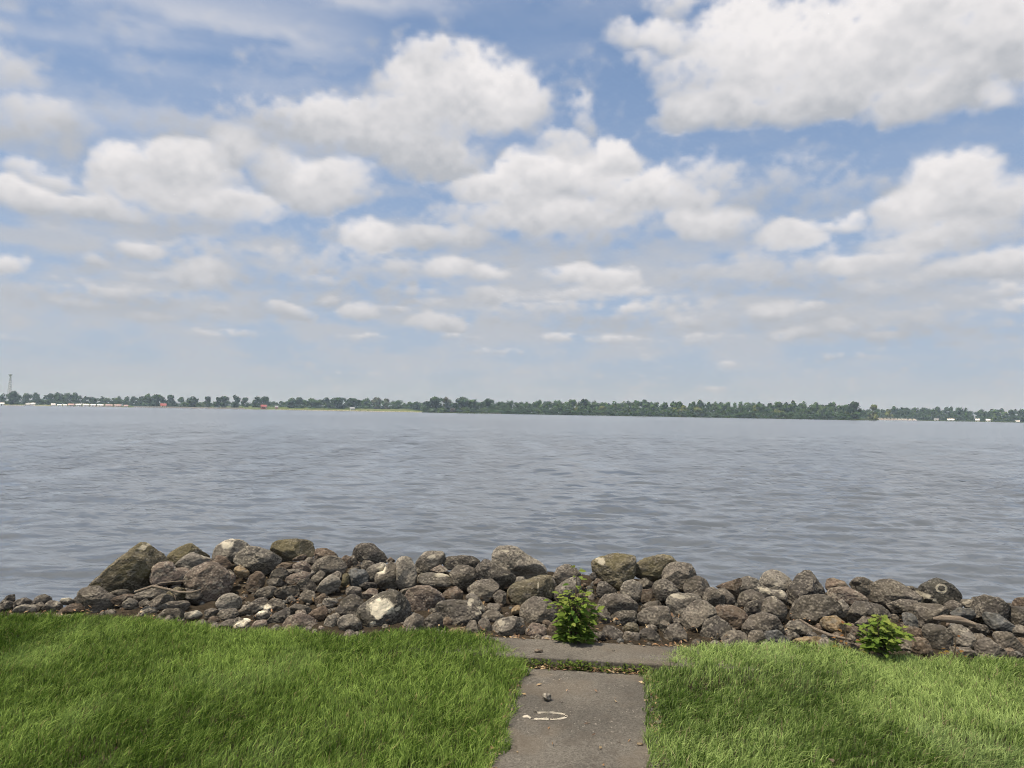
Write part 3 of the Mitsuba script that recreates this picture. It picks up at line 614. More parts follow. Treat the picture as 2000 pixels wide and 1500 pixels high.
# ------------------------------------------------------------------ boulders
# x, y, z, heading, tilt, half depth, tone, angular, detail, label, outline radii (mm) counter-clockwise from the right
ROCKS = [
    (-3.497, 6.947, 0.191, -26.7, 11.3, 0.186, 'm', 1, 4, 'large angular mossy boulder standing at the left end of the stone bank', '268 367 329 293 295 237 197 184 188 210 268 401 347 247 215 217 238 230 233 224'),
    (-3.139, 7.251, 0.275, -23.4, 10.6, 0.105, 'm', 0, 4, 'smooth olive boulder with a domed top against the water', '215 164 143 135 142 131 126 124 132 156 184 214 169 125 107 101 107 120 153 182'),
    (-3.011, 7.106, 0.238, -23.0, 11.1, 0.094, 's', 0, 3, 'large pale speckled stone below right of the smooth olive domed boulder', '177 170 121 106 106 117 117 120 128 138 169 174 143 116 106 102 98 103 122 170'),
    (-3.177, 6.957, 0.176, -24.5, 11.6, 0.097, 'p', 0, 3, 'rounded pinkish grey boulder under the thick end of the driftwood twig', '188 169 88 96 114 113 124 142 158 163 162 160 160 117 99 94 99 117 154 184'),
    (-2.676, 6.667, 0.167, -21.9, 12.4, 0.133, 'p', 0, 4, 'broad brownish granite boulder beside the tip of the driftwood twig', '202 186 181 177 186 195 188 193 205 217 198 140 111 149 234 202 180 176 184 203'),
    (-2.741, 7.109, 0.252, -21.1, 11.1, 0.061, 'b', 0, 3, 'medium brown stone below left of the whitish capped crest boulder', '87 74 71 75 71 72 81 98 97 106 112 80 67 64 66 69 74 89 122 116'),
    (-2.710, 7.315, 0.330, -20.3, 10.3, 0.104, 'w', 0, 4, 'rounded boulder with a whitish lichen cap on the crest', '188 162 144 132 126 120 126 135 150 171 180 199 145 120 112 114 117 132 171 180'),
    (-2.496, 6.959, 0.211, -19.7, 11.8, 0.044, 't', 0, 3, 'small tan stone below left of the granite boulder leaning right', '75 56 49 48 51 62 64 66 76 71 61 58 61 60 52 51 54 66 79 74'),
    (-2.390, 6.402, 0.076, -20.5, 13.8, 0.063, 's', 0, 3, 'round pale speckled stone low in the bank left of the long grey slab', '107 97 87 79 79 79 77 83 90 98 112 109 91 79 71 67 71 83 99 107'),
    (-3.571, 6.476, 0.044, -28.9, 13.0, 0.104, 'g', 1, 4, 'low broad grey boulder rising from the grass at the left end', '181 133 114 111 120 137 144 157 168 165 162 169 172 125 107 103 110 131 169 220'),
    (-3.462, 6.651, 0.073, -27.5, 12.6, 0.040, 'g', 0, 3, 'small grey flat stone to the right of the low boulder in the left grass', '93 74 58 42 36 34 36 42 50 63 99 68 51 44 42 41 39 40 46 62'),
    (-3.373, 6.521, 0.052, -27.4, 13.0, 0.045, 'b', 0, 3, 'small brown flat stone below left of the mossy boulder at the left end', '79 110 74 54 46 41 39 42 50 71 94 80 71 68 62 49 43 43 47 58'),
    (-3.261, 6.445, 0.036, -26.8, 13.4, 0.040, 's', 0, 3, 'small pale speckled stone directly below the mossy boulder at the left end', '67 60 51 46 46 51 51 49 52 61 66 63 54 47 46 49 48 48 53 65'),
    (-3.162, 6.609, 0.074, -25.6, 12.9, 0.066, 'g', 0, 3, 'medium grey flat stone below left of the pinkish boulder under the twig', '151 132 90 73 65 60 60 67 86 105 146 135 92 69 60 57 61 67 78 106'),
    (-3.148, 6.457, 0.039, -26.0, 13.4, 0.040, 'g', 1, 3, 'small grey stone to the left of the bicoloured egg shaped stone', '47 41 40 43 42 33 30 30 34 43 40 39 43 52 37 30 28 28 32 41'),
    (-3.001, 6.443, 0.051, -25.0, 13.4, 0.059, 'g', 1, 3, 'medium grey stone directly below the pinkish boulder under the twig', '110 109 107 84 76 68 59 58 63 77 113 107 108 86 78 67 59 58 63 76'),
    (-2.922, 6.586, 0.086, -23.9, 13.0, 0.053, 'm', 0, 3, 'medium olive green stone to the left of the dark block under the twig', '82 81 82 70 67 71 65 64 70 86 86 81 85 71 61 60 64 77 77 83'),
    (-2.739, 6.528, 0.092, -22.8, 13.2, 0.055, 'd', 1, 3, 'dark blocky stone tucked under the driftwood twig', '72 88 94 87 71 66 67 76 85 77 77 78 74 78 90 86 83 68 62 63'),
    (-2.827, 6.370, 0.043, -23.9, 13.8, 0.054, 'g', 1, 3, 'medium grey flat stone above left of the bicoloured egg shaped stone', '115 94 77 56 47 45 47 56 76 98 162 73 48 40 39 41 48 66 100 104'),
    (-2.796, 6.215, 0.007, -24.2, 14.3, 0.057, 'g', 0, 3, 'medium grey flat stone below left of the dark block under the twig', '119 95 82 63 56 55 60 73 80 91 121 110 82 60 51 48 51 60 82 104'),
    (-2.608, 6.199, 0.016, -22.8, 14.5, 0.040, 'w', 0, 3, 'bicoloured egg shaped stone at the grass edge, white on its right', '76 66 52 47 40 36 36 40 50 77 69 59 56 53 42 37 37 40 50 66'),
    (-3.030, 6.295, 0.011, -25.7, 14.0, 0.041, 's', 0, 3, 'second pale speckled stone directly below the mossy boulder at the left end', '71 80 58 48 44 46 52 53 55 64 80 68 64 55 45 41 42 47 61 70'),
    (-2.143, 5.987, -0.005, -19.7, 15.4, 0.040, 'w', 0, 3, 'small white marked flat stone below left of the long grey slab', '52 45 34 30 29 31 33 33 37 47 59 45 39 30 26 25 26 30 42 54'),
    (-2.564, 6.857, 0.189, -20.5, 12.0, 0.042, 'p', 0, 3, 'small pinkish grey stone to the right of the broad brownish granite boulder', '54 52 49 50 59 66 64 69 84 58 46 41 41 45 57 76 71 74 62 55'),
    (-4.347, 6.504, 0.028, -33.8, 12.4, 0.040, 'd', 1, 3, 'small dark grey stone to the left of the tallest dark stone far left', '51 50 55 68 57 52 48 42 41 44 54 78 62 50 45 42 43 49 64 57'),
    (-4.292, 6.395, 0.009, -33.9, 12.7, 0.040, 'g', 1, 3, 'small grey stone to the left of the low boulder in the left grass', '66 66 65 52 48 48 43 41 44 53 75 73 74 49 39 35 36 40 50 73'),
    (-4.182, 6.449, 0.018, -33.0, 12.7, 0.046, 'd', 1, 3, 'small dark grey flat stone to the left of the mossy boulder at the left end', '95 66 55 51 53 54 53 57 69 77 84 83 65 53 44 42 43 50 66 94'),
    (-4.057, 6.500, 0.031, -32.0, 12.6, 0.046, 'd', 0, 3, 'round dark stone, tallest of the small ones far left beside the water', '78 76 64 60 62 57 57 62 64 64 70 88 76 60 52 51 55 56 62 79'),
    (-4.096, 6.366, 0.000, -32.8, 13.0, 0.045, 's', 0, 3, 'small pale speckled flat stone below left of the tallest dark stone far left', '107 80 50 39 35 35 39 48 62 85 105 95 55 39 33 31 32 37 51 92'),
    (-3.892, 6.394, 0.011, -31.3, 13.1, 0.047, 'g', 1, 3, 'medium grey stone below right of the tallest dark stone far left', '85 70 62 61 58 57 62 66 66 73 85 76 75 62 52 48 50 58 77 82'),
    (-3.842, 6.508, 0.028, -30.6, 12.8, 0.040, 'w', 0, 3, 'small white marked flat stone to the right of the tallest dark stone far left', '63 47 40 39 36 34 36 42 55 55 60 61 40 33 30 30 34 44 49 62'),
    (-3.705, 6.367, 0.005, -30.2, 13.3, 0.047, 'b', 0, 3, 'medium brown flat stone to the left of the pinkish boulder under the twig', '99 92 68 53 47 47 50 50 56 70 111 100 70 48 39 36 37 41 54 90'),
    (-4.011, 6.403, 0.011, -32.1, 13.0, 0.040, 'g', 1, 3, 'small grey stone directly below the tallest dark stone far left', '41 36 35 38 46 43 38 37 39 40 37 37 42 41 39 40 42 38 37 41'),
    (-2.318, 6.171, 0.032, -20.6, 14.6, 0.048, 'g', 1, 3, 'medium grey stone directly below the pale round stone in the left bank', '98 86 84 63 51 47 48 55 68 71 82 102 75 65 62 52 47 48 54 70'),
    (-2.465, 6.207, 0.029, -21.7, 14.4, 0.040, 'g', 1, 3, 'small grey stone to the right of the bicoloured egg shaped stone', '55 64 54 52 55 51 48 51 59 60 54 54 59 53 48 48 53 64 54 52'),
    (-2.224, 6.017, 0.002, -20.3, 15.2, 0.048, 'g', 0, 3, 'medium grey flat stone below right of the dark block under the twig', '128 104 62 48 42 41 45 49 55 72 118 111 65 47 40 38 40 43 51 72'),
    (-2.407, 7.127, 0.285, -18.7, 11.0, 0.115, 's', 0, 4, 'large grey granite boulder leaning right on the crest, next to the whitish capped one', '235 174 141 127 126 133 143 168 174 201 210 174 143 133 136 137 151 154 166 198'),
    (-2.111, 7.341, 0.352, -16.0, 10.4, 0.119, 'm', 1, 4, 'blocky square olive boulder on the crest', '236 219 171 128 111 106 111 129 174 228 235 212 185 134 112 105 109 126 168 219'),
    (-1.782, 7.242, 0.321, -13.8, 10.8, 0.063, 'b', 0, 3, 'reddish brown stone sloping down on the crest, right of the square olive boulder', '112 91 75 66 65 70 76 89 114 109 104 109 88 69 62 62 68 84 98 130'),
    (-1.688, 7.013, 0.256, -13.5, 11.7, 0.092, 'g', 0, 3, 'large grey stone directly below the reddish brown crest stone', '164 144 133 117 115 109 107 116 132 139 164 156 137 115 101 100 108 114 131 159'),
    (-1.548, 7.125, 0.289, -12.3, 11.3, 0.044, 'b', 0, 3, 'small brown stone above left of the bluish grey blocky stone', '63 61 61 55 55 61 66 61 62 71 65 63 64 56 54 58 63 61 66 73'),
    (-1.484, 7.142, 0.296, -11.7, 11.3, 0.040, 'g', 1, 3, 'small grey stone to the left of the perched big dark boulder', '34 29 29 31 37 54 55 58 47 34 29 27 29 34 46 55 49 48 52 44'),
    (-1.361, 7.242, 0.338, -10.6, 10.8, 0.093, 'd', 0, 3, 'big rounded dark boulder perched on the crest, left of centre', '151 122 103 98 103 107 119 136 157 168 170 144 114 97 89 90 100 122 176 198'),
    (-1.347, 7.079, 0.272, -10.8, 11.6, 0.040, 'g', 1, 3, 'small grey stone directly below the perched big dark boulder', '79 66 54 50 44 43 47 58 58 61 71 66 66 52 44 42 44 52 54 61'),
    (-1.236, 6.921, 0.242, -10.1, 12.1, 0.062, 'w', 0, 3, 'white topped stone in the upper bank below the perched dark boulder', '94 125 117 105 81 72 71 71 73 85 96 94 101 123 108 103 38 40 46 62'),
    (-1.376, 6.820, 0.206, -11.4, 12.5, 0.068, 'k', 1, 3, 'bluish grey blocky stone beside the white topped stone', '98 100 94 98 87 84 90 101 110 99 93 96 98 91 93 88 89 100 106 97'),
    (-1.461, 6.997, 0.239, -11.8, 11.9, 0.040, 'g', 1, 3, 'small grey flat stone below left of the perched big dark boulder', '43 63 37 29 25 24 26 27 28 33 45 57 38 31 28 28 26 25 26 31'),
    (-1.099, 6.819, 0.218, -9.2, 12.5, 0.086, 'g', 1, 3, 'tall flat faced grey stone in the upper bank', '101 105 117 149 149 145 105 77 87 119 125 132 136 123 122 123 125 140 116 102'),
    (-0.944, 6.850, 0.245, -7.8, 12.3, 0.090, 's', 0, 3, 'large pale speckled upright stone to the right of the tall flat faced stone', '98 97 107 119 146 160 168 152 113 94 88 91 104 136 149 166 155 142 118 110'),
    (-1.136, 7.154, 0.298, -9.0, 11.3, 0.040, 'b', 0, 3, 'small brown stone directly above the tall flat faced stone', '49 36 31 29 31 37 33 31 32 37 41 36 34 37 37 30 27 27 30 38'),
    (-0.755, 7.097, 0.305, -6.1, 11.4, 0.086, 'w', 0, 3, 'dark boulder flecked with white on the crest', '132 160 161 128 110 100 100 102 101 110 134 149 158 143 113 101 91 90 98 113'),
    (-0.450, 7.119, 0.300, -3.6, 11.5, 0.082, 'd', 0, 3, 'long flat dark stone lying on the crest', '197 154 106 79 68 65 69 81 106 161 187 167 115 81 65 60 61 69 90 163'),
    (-0.642, 6.981, 0.252, -5.3, 12.1, 0.042, 'p', 0, 3, 'small pinkish grey flat stone above right of the white rimmed overhanging stone', '73 60 51 48 50 57 51 50 55 67 101 65 48 42 40 43 45 51 67 86'),
    (-0.666, 6.804, 0.202, -5.6, 12.8, 0.077, 'w', 0, 3, 'flat overhanging stone with a white rim and deep shade below', '172 125 96 75 66 65 70 86 112 163 169 124 95 80 69 67 72 86 112 153'),
    (-0.415, 6.815, 0.229, -3.5, 12.6, 0.084, 'g', 0, 3, 'medium grey stone directly below the long flat crest stone', '122 138 132 117 113 106 111 122 123 137 112 107 119 128 131 122 113 114 106 108'),
    (-0.898, 6.545, 0.136, -7.8, 13.7, 0.042, 'g', 1, 3, 'small grey stone to the left of the big round pinkish boulder', '62 91 72 64 52 47 47 51 56 61 74 67 63 65 68 54 49 47 46 51'),
    (-0.720, 6.397, 0.115, -6.4, 14.3, 0.107, 'p', 0, 4, 'big round pinkish boulder right of the cream splashed one', '181 163 147 138 134 130 139 147 167 168 175 162 153 140 136 130 136 143 159 174'),
    (-0.486, 6.529, 0.134, -4.3, 13.9, 0.057, 'b', 0, 3, 'medium brown stone directly above the broad dark low boulder', '89 97 83 80 83 70 66 70 74 83 108 96 91 73 67 68 68 73 88 89'),
    (-0.416, 6.191, 0.071, -3.8, 15.1, 0.106, 'd', 1, 4, 'broad dark boulder with a flat overhanging front, low in the bank', '201 158 140 131 113 109 116 136 174 200 184 164 151 146 118 108 110 124 153 219'),
    (-0.273, 6.351, 0.108, -2.5, 14.5, 0.054, 'w', 0, 3, 'slanting pale streaked stone above the broad dark boulder', '59 50 48 50 58 70 92 109 114 74 55 47 45 46 54 72 104 105 107 81'),
    (-1.020, 6.143, 0.070, -9.4, 15.1, 0.141, 'x', 0, 4, 'boulder splashed with a big cream white patch', '229 225 213 209 200 183 170 173 183 204 216 236 236 199 176 165 171 187 200 206'),
    (-1.325, 6.279, 0.080, -11.9, 14.6, 0.078, 'd', 1, 3, 'medium dark grey stone directly below the bluish grey blocky stone', '112 112 123 115 119 107 97 97 98 100 113 135 138 107 85 85 96 125 112 110'),
    (-1.271, 6.005, 0.023, -11.9, 15.7, 0.060, 's', 0, 3, 'medium pale speckled stone to the left of the cream splashed boulder', '97 87 76 73 78 74 74 84 95 99 99 88 86 84 69 65 66 76 100 107'),
    (-1.421, 6.030, 0.024, -13.3, 15.6, 0.042, 's', 0, 3, 'small pale speckled stone to the right of the half sunk pinkish boulder', '58 56 54 58 68 61 60 63 55 53 57 68 66 58 52 51 56 70 64 58'),
    (-1.525, 6.395, 0.089, -13.4, 14.2, 0.040, 's', 0, 3, 'small pale speckled stone directly below the lichen speckled slope boulder', '73 64 62 45 38 36 38 45 60 61 69 58 48 44 46 52 46 44 46 54'),
    (-1.569, 6.176, 0.047, -14.3, 15.0, 0.049, 'b', 0, 3, 'medium brown stone above right of the half sunk pinkish boulder', '70 88 85 90 64 53 50 52 58 65 84 91 78 67 60 60 66 65 60 62'),
    (-1.672, 6.004, 0.018, -15.6, 15.5, 0.073, 'p', 0, 3, 'wide pinkish speckled boulder half sunk at the grass edge', '138 114 95 87 88 82 81 89 110 119 141 134 98 84 80 72 71 79 98 150'),
    (-1.866, 6.068, 0.031, -17.1, 15.2, 0.059, 'd', 1, 3, 'dark wedge shaped stone tilted at the grass edge', '70 99 124 117 76 61 55 55 61 68 85 113 107 101 89 85 64 56 54 58'),
    (-2.024, 6.163, 0.033, -18.2, 14.8, 0.040, 'g', 0, 3, 'small grey flat stone below right of the long grey slab', '82 74 64 46 40 38 40 45 47 54 74 76 55 46 44 46 41 40 44 55'),
    (-2.045, 6.300, 0.052, -18.0, 14.4, 0.040, 'w', 0, 3, 'small white marked flat stone to the right of the long grey slab', '48 32 26 24 24 28 30 29 31 38 54 34 25 22 21 22 26 34 35 41'),
    (-2.146, 6.276, 0.058, -18.9, 14.3, 0.068, 'g', 1, 3, 'long grey slab low in the left part of the bank', '80 162 155 104 80 61 54 53 57 70 98 164 131 93 78 73 75 69 63 64'),
    (-1.968, 6.334, 0.070, -17.3, 14.2, 0.049, 'g', 0, 3, 'medium grey stone directly above the dark wedge shaped stone', '79 68 65 67 60 61 67 70 70 78 75 71 73 66 60 60 64 63 69 85'),
    (-1.750, 6.257, 0.055, -15.6, 14.6, 0.052, 'd', 1, 3, 'medium dark grey flat stone directly above the half sunk pinkish boulder', '112 83 67 55 51 53 60 69 74 89 111 88 74 57 51 51 56 62 71 93'),
    (-1.944, 6.584, 0.123, -16.5, 13.3, 0.057, 'g', 1, 3, 'medium grey flat stone above right of the long grey slab', '106 99 90 74 60 56 57 64 81 97 116 107 79 67 62 58 59 68 91 96'),
    (-2.134, 6.568, 0.118, -18.0, 13.3, 0.054, 'g', 0, 3, 'medium grey stone above left of the dark wedge shaped stone', '88 110 92 78 68 57 53 55 64 79 88 112 100 74 58 52 52 57 71 80'),
    (-2.288, 6.753, 0.169, -18.7, 12.5, 0.062, 'b', 0, 3, 'medium brown stone directly below the granite boulder leaning right', '80 86 95 93 100 96 81 77 79 75 79 93 95 106 93 91 86 78 78 82'),
    (-2.120, 6.904, 0.205, -17.1, 12.1, 0.051, 'd', 1, 3, 'small dark grey stone below right of the granite boulder leaning right', '79 81 72 70 75 65 61 62 71 73 82 105 75 63 59 59 58 64 79 86'),
    (-1.932, 6.849, 0.190, -15.8, 12.4, 0.055, 'p', 0, 3, 'medium pinkish grey flat stone directly below the square olive crest boulder', '106 121 91 73 56 49 48 52 64 82 110 119 88 64 54 52 53 55 64 86'),
    (-1.806, 6.703, 0.157, -15.1, 12.9, 0.052, 'g', 1, 3, 'medium grey stone to the left of the lichen speckled slope boulder', '84 67 60 59 62 59 62 73 89 92 105 73 61 57 53 52 57 71 99 102'),
    (-1.608, 6.691, 0.167, -13.5, 13.0, 0.064, 's', 0, 3, 'pale lichen speckled boulder in the middle of the left slope', '104 108 102 94 92 86 74 72 76 81 94 121 103 98 92 78 74 74 74 82'),
    (-1.577, 6.855, 0.205, -13.0, 12.4, 0.040, 'g', 0, 3, 'small grey stone above right of the lichen speckled slope boulder', '44 48 49 48 53 52 47 47 52 66 54 43 39 39 43 51 58 66 51 45'),
    (-1.743, 6.495, 0.113, -15.0, 13.7, 0.045, 'g', 1, 3, 'small grey stone below left of the lichen speckled slope boulder', '65 64 67 57 54 57 66 66 72 77 66 63 58 53 54 61 72 67 68 74'),
    (-2.123, 7.063, 0.247, -16.7, 11.5, 0.040, 'b', 0, 3, 'small brown flat stone below left of the square olive crest boulder', '78 75 51 41 38 39 44 46 50 60 86 69 56 48 38 34 34 38 48 75'),
    (-1.948, 7.036, 0.248, -15.5, 11.6, 0.049, 'p', 0, 3, 'small pinkish grey stone below right of the square olive crest boulder', '84 73 60 55 56 63 61 63 71 93 90 76 60 54 54 57 57 63 78 97'),
    (-1.904, 7.147, 0.281, -14.9, 11.2, 0.040, 'g', 1, 3, 'small grey stone to the left of the reddish brown crest stone', '58 65 50 42 39 40 46 47 47 52 65 61 47 42 42 41 40 43 53 57'),
    (-1.824, 6.924, 0.211, -14.8, 12.1, 0.040, 's', 0, 3, 'small pale speckled stone above left of the lichen speckled slope boulder', '26 30 28 29 32 39 27 22 20 21 24 32 31 29 31 36 28 23 22 23'),
    (-1.749, 6.848, 0.198, -14.3, 12.4, 0.041, 'g', 0, 3, 'small grey stone to the left of the bluish grey blocky stone', '52 74 71 68 71 53 44 41 42 48 60 63 74 71 60 57 49 42 41 43'),
    (-1.485, 6.789, 0.192, -12.3, 12.6, 0.040, 'm', 0, 3, 'small olive green upright stone to the right of the lichen speckled slope boulder', '36 36 42 54 60 57 60 46 36 32 32 35 44 57 63 58 48 44 45 38'),
    (-0.750, 5.976, 0.025, -7.1, 16.0, 0.067, 'g', 1, 3, 'medium grey stone directly below the big round pinkish boulder', '95 92 100 99 98 101 87 84 85 89 104 109 106 99 84 80 84 95 99 108'),
    (-0.596, 6.003, 0.036, -5.7, 15.9, 0.058, 'd', 0, 3, 'medium dark grey stone below right of the big round pinkish boulder', '73 74 83 107 87 80 80 78 80 90 80 74 75 85 88 87 96 83 73 72'),
    (-0.400, 5.887, 0.004, -3.9, 16.5, 0.041, 't', 0, 3, 'flat tan stone lying low under the broad dark boulder', '79 76 65 48 40 38 40 48 54 63 85 79 60 50 40 36 36 41 52 82'),
    (-2.118, 6.769, 0.164, -17.4, 12.6, 0.040, 'g', 1, 3, 'second grey flat stone below right of the granite boulder leaning right', '79 71 53 46 44 39 39 43 54 82 76 62 57 53 43 39 39 44 57 76'),
    (-1.989, 6.001, 0.004, -18.3, 15.4, 0.040, 'p', 0, 3, 'small pinkish grey flat stone to the left of the dark wedge shaped stone', '62 57 58 49 42 40 42 49 52 55 64 73 60 43 36 34 35 40 54 75'),
    (-2.173, 6.031, 0.008, -19.8, 15.2, 0.040, 'g', 1, 3, 'small grey stone below right of the pale round stone in the left bank', '65 56 45 41 41 46 44 44 48 60 79 60 46 36 33 33 37 46 71 65'),
    (-1.868, 6.444, 0.089, -16.2, 13.9, 0.040, 'g', 1, 3, 'small grey stone above right of the dark wedge shaped stone', '39 33 28 27 29 34 30 31 34 43 38 28 24 24 25 30 43 35 33 34'),
    (-1.254, 6.717, 0.163, -10.6, 13.1, 0.040, 'd', 0, 3, 'small dark grey flat stone below right of the bluish grey blocky stone', '69 67 48 36 32 31 33 40 49 61 89 59 48 39 32 30 31 36 47 79'),
    (-1.960, 6.970, 0.219, -15.7, 11.9, 0.040, 'g', 1, 3, 'small grey stone below left of the reddish brown crest stone', '40 39 43 38 32 29 30 34 45 48 42 41 44 36 30 29 30 36 49 45'),
    (-2.036, 6.970, 0.217, -16.3, 11.9, 0.040, 'g', 1, 3, 'small grey stone to the right of the granite boulder leaning right', '37 39 45 32 28 26 28 32 45 43 37 36 39 34 29 28 29 34 46 39'),
    (-1.377, 6.615, 0.139, -11.8, 13.4, 0.041, 'g', 0, 3, 'small grey stone below left of the white topped upper stone', '72 76 54 46 43 44 44 49 63 75 68 67 63 48 41 40 43 52 69 67'),
    (-1.212, 6.557, 0.131, -10.5, 13.7, 0.040, 'p', 0, 3, 'small pinkish grey stone directly below the white topped upper stone', '64 72 67 54 49 49 45 44 47 56 79 69 65 63 47 41 40 43 52 64'),
    (-1.616, 6.446, 0.099, -14.1, 14.0, 0.040, 'b', 0, 3, 'small brown stone below left of the bluish grey blocky stone', '49 61 66 60 59 48 41 40 42 51 58 57 62 65 52 47 46 49 44 44'),
    (-1.029, 6.579, 0.129, -8.9, 13.7, 0.040, 'g', 0, 3, 'small grey flat stone directly below the tall flat faced stone', '55 43 30 25 23 24 27 36 41 50 72 44 28 22 20 19 21 26 40 65'),
    (-2.023, 7.217, 0.296, -15.7, 11.0, 0.040, 'b', 0, 3, 'second brown flat stone below right of the square olive crest boulder', '61 70 52 45 35 28 26 26 30 39 65 74 46 33 28 26 27 32 43 49'),
    (-0.220, 6.593, 0.167, -1.9, 13.5, 0.085, 'g', 0, 3, 'medium grey stone above right of the slanting pale streaked stone', '125 150 134 132 106 97 98 110 116 128 145 130 122 114 117 113 108 114 114 113'),
    (0.073, 7.052, 0.316, 0.6, 11.5, 0.139, 's', 1, 4, 'big flat topped slab boulder with mossy edge, highest on the crest near centre', '244 171 140 130 134 153 173 197 250 278 277 195 142 122 117 125 148 212 252 306'),
    (-0.118, 6.850, 0.242, -1.0, 12.4, 0.105, 'd', 0, 4, 'large dark grey stone below left of the highest flat topped crest slab', '189 120 95 88 90 102 133 179 197 203 183 148 112 98 96 103 122 164 191 229'),
    (0.111, 6.799, 0.211, 0.9, 12.7, 0.040, 's', 0, 3, 'small pale speckled stone above left of the olive boulder with white streak', '55 48 47 50 43 40 40 46 48 45 46 52 49 44 44 49 43 40 41 47'),
    (0.202, 6.595, 0.175, 1.8, 13.4, 0.116, 'm', 0, 4, 'olive boulder with a white streak left of the leafy green bush', '198 216 220 175 134 114 108 113 130 172 214 218 203 165 140 119 113 118 137 185'),
    (0.524, 6.878, 0.261, 4.4, 12.2, 0.074, 'g', 0, 3, 'domed grey stone on the crest behind the leafy green bush', '144 125 112 109 96 93 90 91 99 99 111 136 126 130 96 67 64 69 84 117'),
    (0.395, 6.763, 0.209, 3.3, 12.8, 0.040, 's', 0, 3, 'small pale speckled stone below left of the domed stone behind the bush', '34 29 27 29 34 46 48 45 46 42 31 27 26 28 33 47 50 43 42 44'),
    (0.522, 6.613, 0.187, 4.5, 13.3, 0.080, 'w', 0, 3, 'white speckled granite stone behind the top of the leafy green bush', '127 140 169 142 111 88 80 78 79 88 113 160 152 159 108 88 80 76 79 93'),
    (0.252, 6.213, 0.089, 2.3, 15.0, 0.099, 'g', 0, 4, 'big squarish grey boulder left of the leafy green bush', '161 163 149 131 123 119 128 132 140 151 154 157 148 134 125 128 127 128 142 144'),
    (-0.070, 6.506, 0.134, -0.6, 13.9, 0.044, 'g', 1, 3, 'small grey stone to the right of the slanting pale streaked stone', '54 57 67 62 60 64 64 59 60 68 67 59 58 63 57 56 62 77 67 57'),
    (-0.127, 6.328, 0.086, -1.1, 14.7, 0.040, 'g', 1, 3, 'small grey stone above left of the fractured stone by the concrete cap', '67 66 62 47 41 40 42 51 57 58 66 74 58 53 43 38 38 42 52 75'),
    (-0.130, 6.164, 0.055, -1.2, 15.4, 0.049, 'g', 0, 3, 'medium grey flat stone below right of the slanting pale streaked stone', '103 78 69 58 53 54 61 66 67 75 97 91 73 57 51 50 55 57 64 84'),
    (0.003, 5.941, 0.024, 0.0, 16.2, 0.084, 'w', 1, 4, 'pale fractured stone at the back edge of the concrete cap', '140 134 142 114 102 90 89 98 116 146 150 155 126 106 89 84 88 102 138 144'),
    (0.220, 5.905, 0.016, 2.1, 16.3, 0.052, 'p', 0, 3, 'rough pinkish tan stone at the back edge of the concrete cap', '83 78 81 70 64 64 72 70 70 78 81 78 82 76 64 60 63 72 73 82'),
    (0.074, 6.293, 0.080, 0.7, 14.9, 0.040, 't', 0, 3, 'small tan stone above right of the fractured stone by the concrete cap', '47 54 48 43 42 44 37 35 37 43 47 49 58 46 36 33 33 37 47 45'),
    (0.988, 6.922, 0.300, 8.1, 11.7, 0.128, 'm', 0, 4, 'big smooth olive brown boulder on the crest right of the leafy green bush', '185 199 223 183 157 146 150 160 192 233 208 190 171 158 157 171 203 184 177 183'),
    (0.863, 6.631, 0.182, 7.4, 13.2, 0.055, 'd', 0, 3, 'medium dark grey stone above left of the pale seamed boulder', '92 74 63 59 62 73 78 92 88 80 81 87 84 90 65 55 52 60 86 113'),
    (0.807, 6.770, 0.213, 6.8, 12.7, 0.040, 'b', 0, 3, 'small brown stone below left of the smooth olive brown crest boulder', '33 40 50 40 37 37 39 33 31 32 38 51 41 36 35 37 45 36 32 31'),
    (1.096, 6.601, 0.189, 9.4, 13.1, 0.067, 's', 0, 3, 'round pale speckled boulder under the smooth olive brown crest boulder', '95 92 98 93 91 98 91 94 99 97 104 110 86 78 79 89 114 103 98 95'),
    (1.366, 6.985, 0.309, 11.1, 11.4, 0.109, 'm', 0, 4, 'moss topped boulder on the crest, right of the smooth olive brown one', '171 211 196 157 133 115 111 119 132 156 189 218 173 147 129 126 136 142 127 133'),
    (1.576, 6.843, 0.274, 13.0, 11.9, 0.105, 'g', 1, 4, 'large grey stone above left of the boulder where the crest steps down', '190 165 147 141 125 123 133 140 158 166 180 168 143 129 127 134 143 138 145 159'),
    (1.686, 6.662, 0.212, 14.2, 12.6, 0.076, 'g', 1, 3, 'rounded grey boulder where the crest steps down to the right', '125 115 109 102 98 104 100 99 107 107 117 125 125 102 94 96 91 95 109 120'),
    (1.385, 6.610, 0.189, 11.8, 13.0, 0.075, 'd', 0, 3, 'medium dark grey stone above left of the ragged white edged boulder', '123 104 99 95 95 105 104 109 111 110 120 108 107 117 97 91 94 106 108 123'),
    (1.237, 6.721, 0.211, 10.4, 12.7, 0.044, 'g', 1, 3, 'small grey stone to the right of the pale round stone right of the bush', '69 64 53 50 52 59 63 63 70 73 60 55 56 64 60 54 54 61 74 68'),
    (1.204, 6.507, 0.160, 10.5, 13.5, 0.043, 'b', 0, 3, 'small brown upright stone below right of the pale round stone right of the bush', '52 54 63 84 69 62 63 66 51 46 45 49 61 75 74 80 58 49 46 48'),
    (0.936, 6.373, 0.125, 8.4, 14.2, 0.086, 'g', 0, 3, 'wide grey boulder right of the leafy green bush, cut by a pale seam', '177 134 117 96 87 86 96 106 132 156 178 125 101 113 104 91 89 96 117 172'),
    (0.962, 6.145, 0.070, 8.9, 15.1, 0.062, 'd', 1, 3, 'medium dark grey stone below right of the pale seamed boulder', '101 108 118 81 67 62 64 73 81 94 119 103 99 86 77 75 68 69 77 98'),
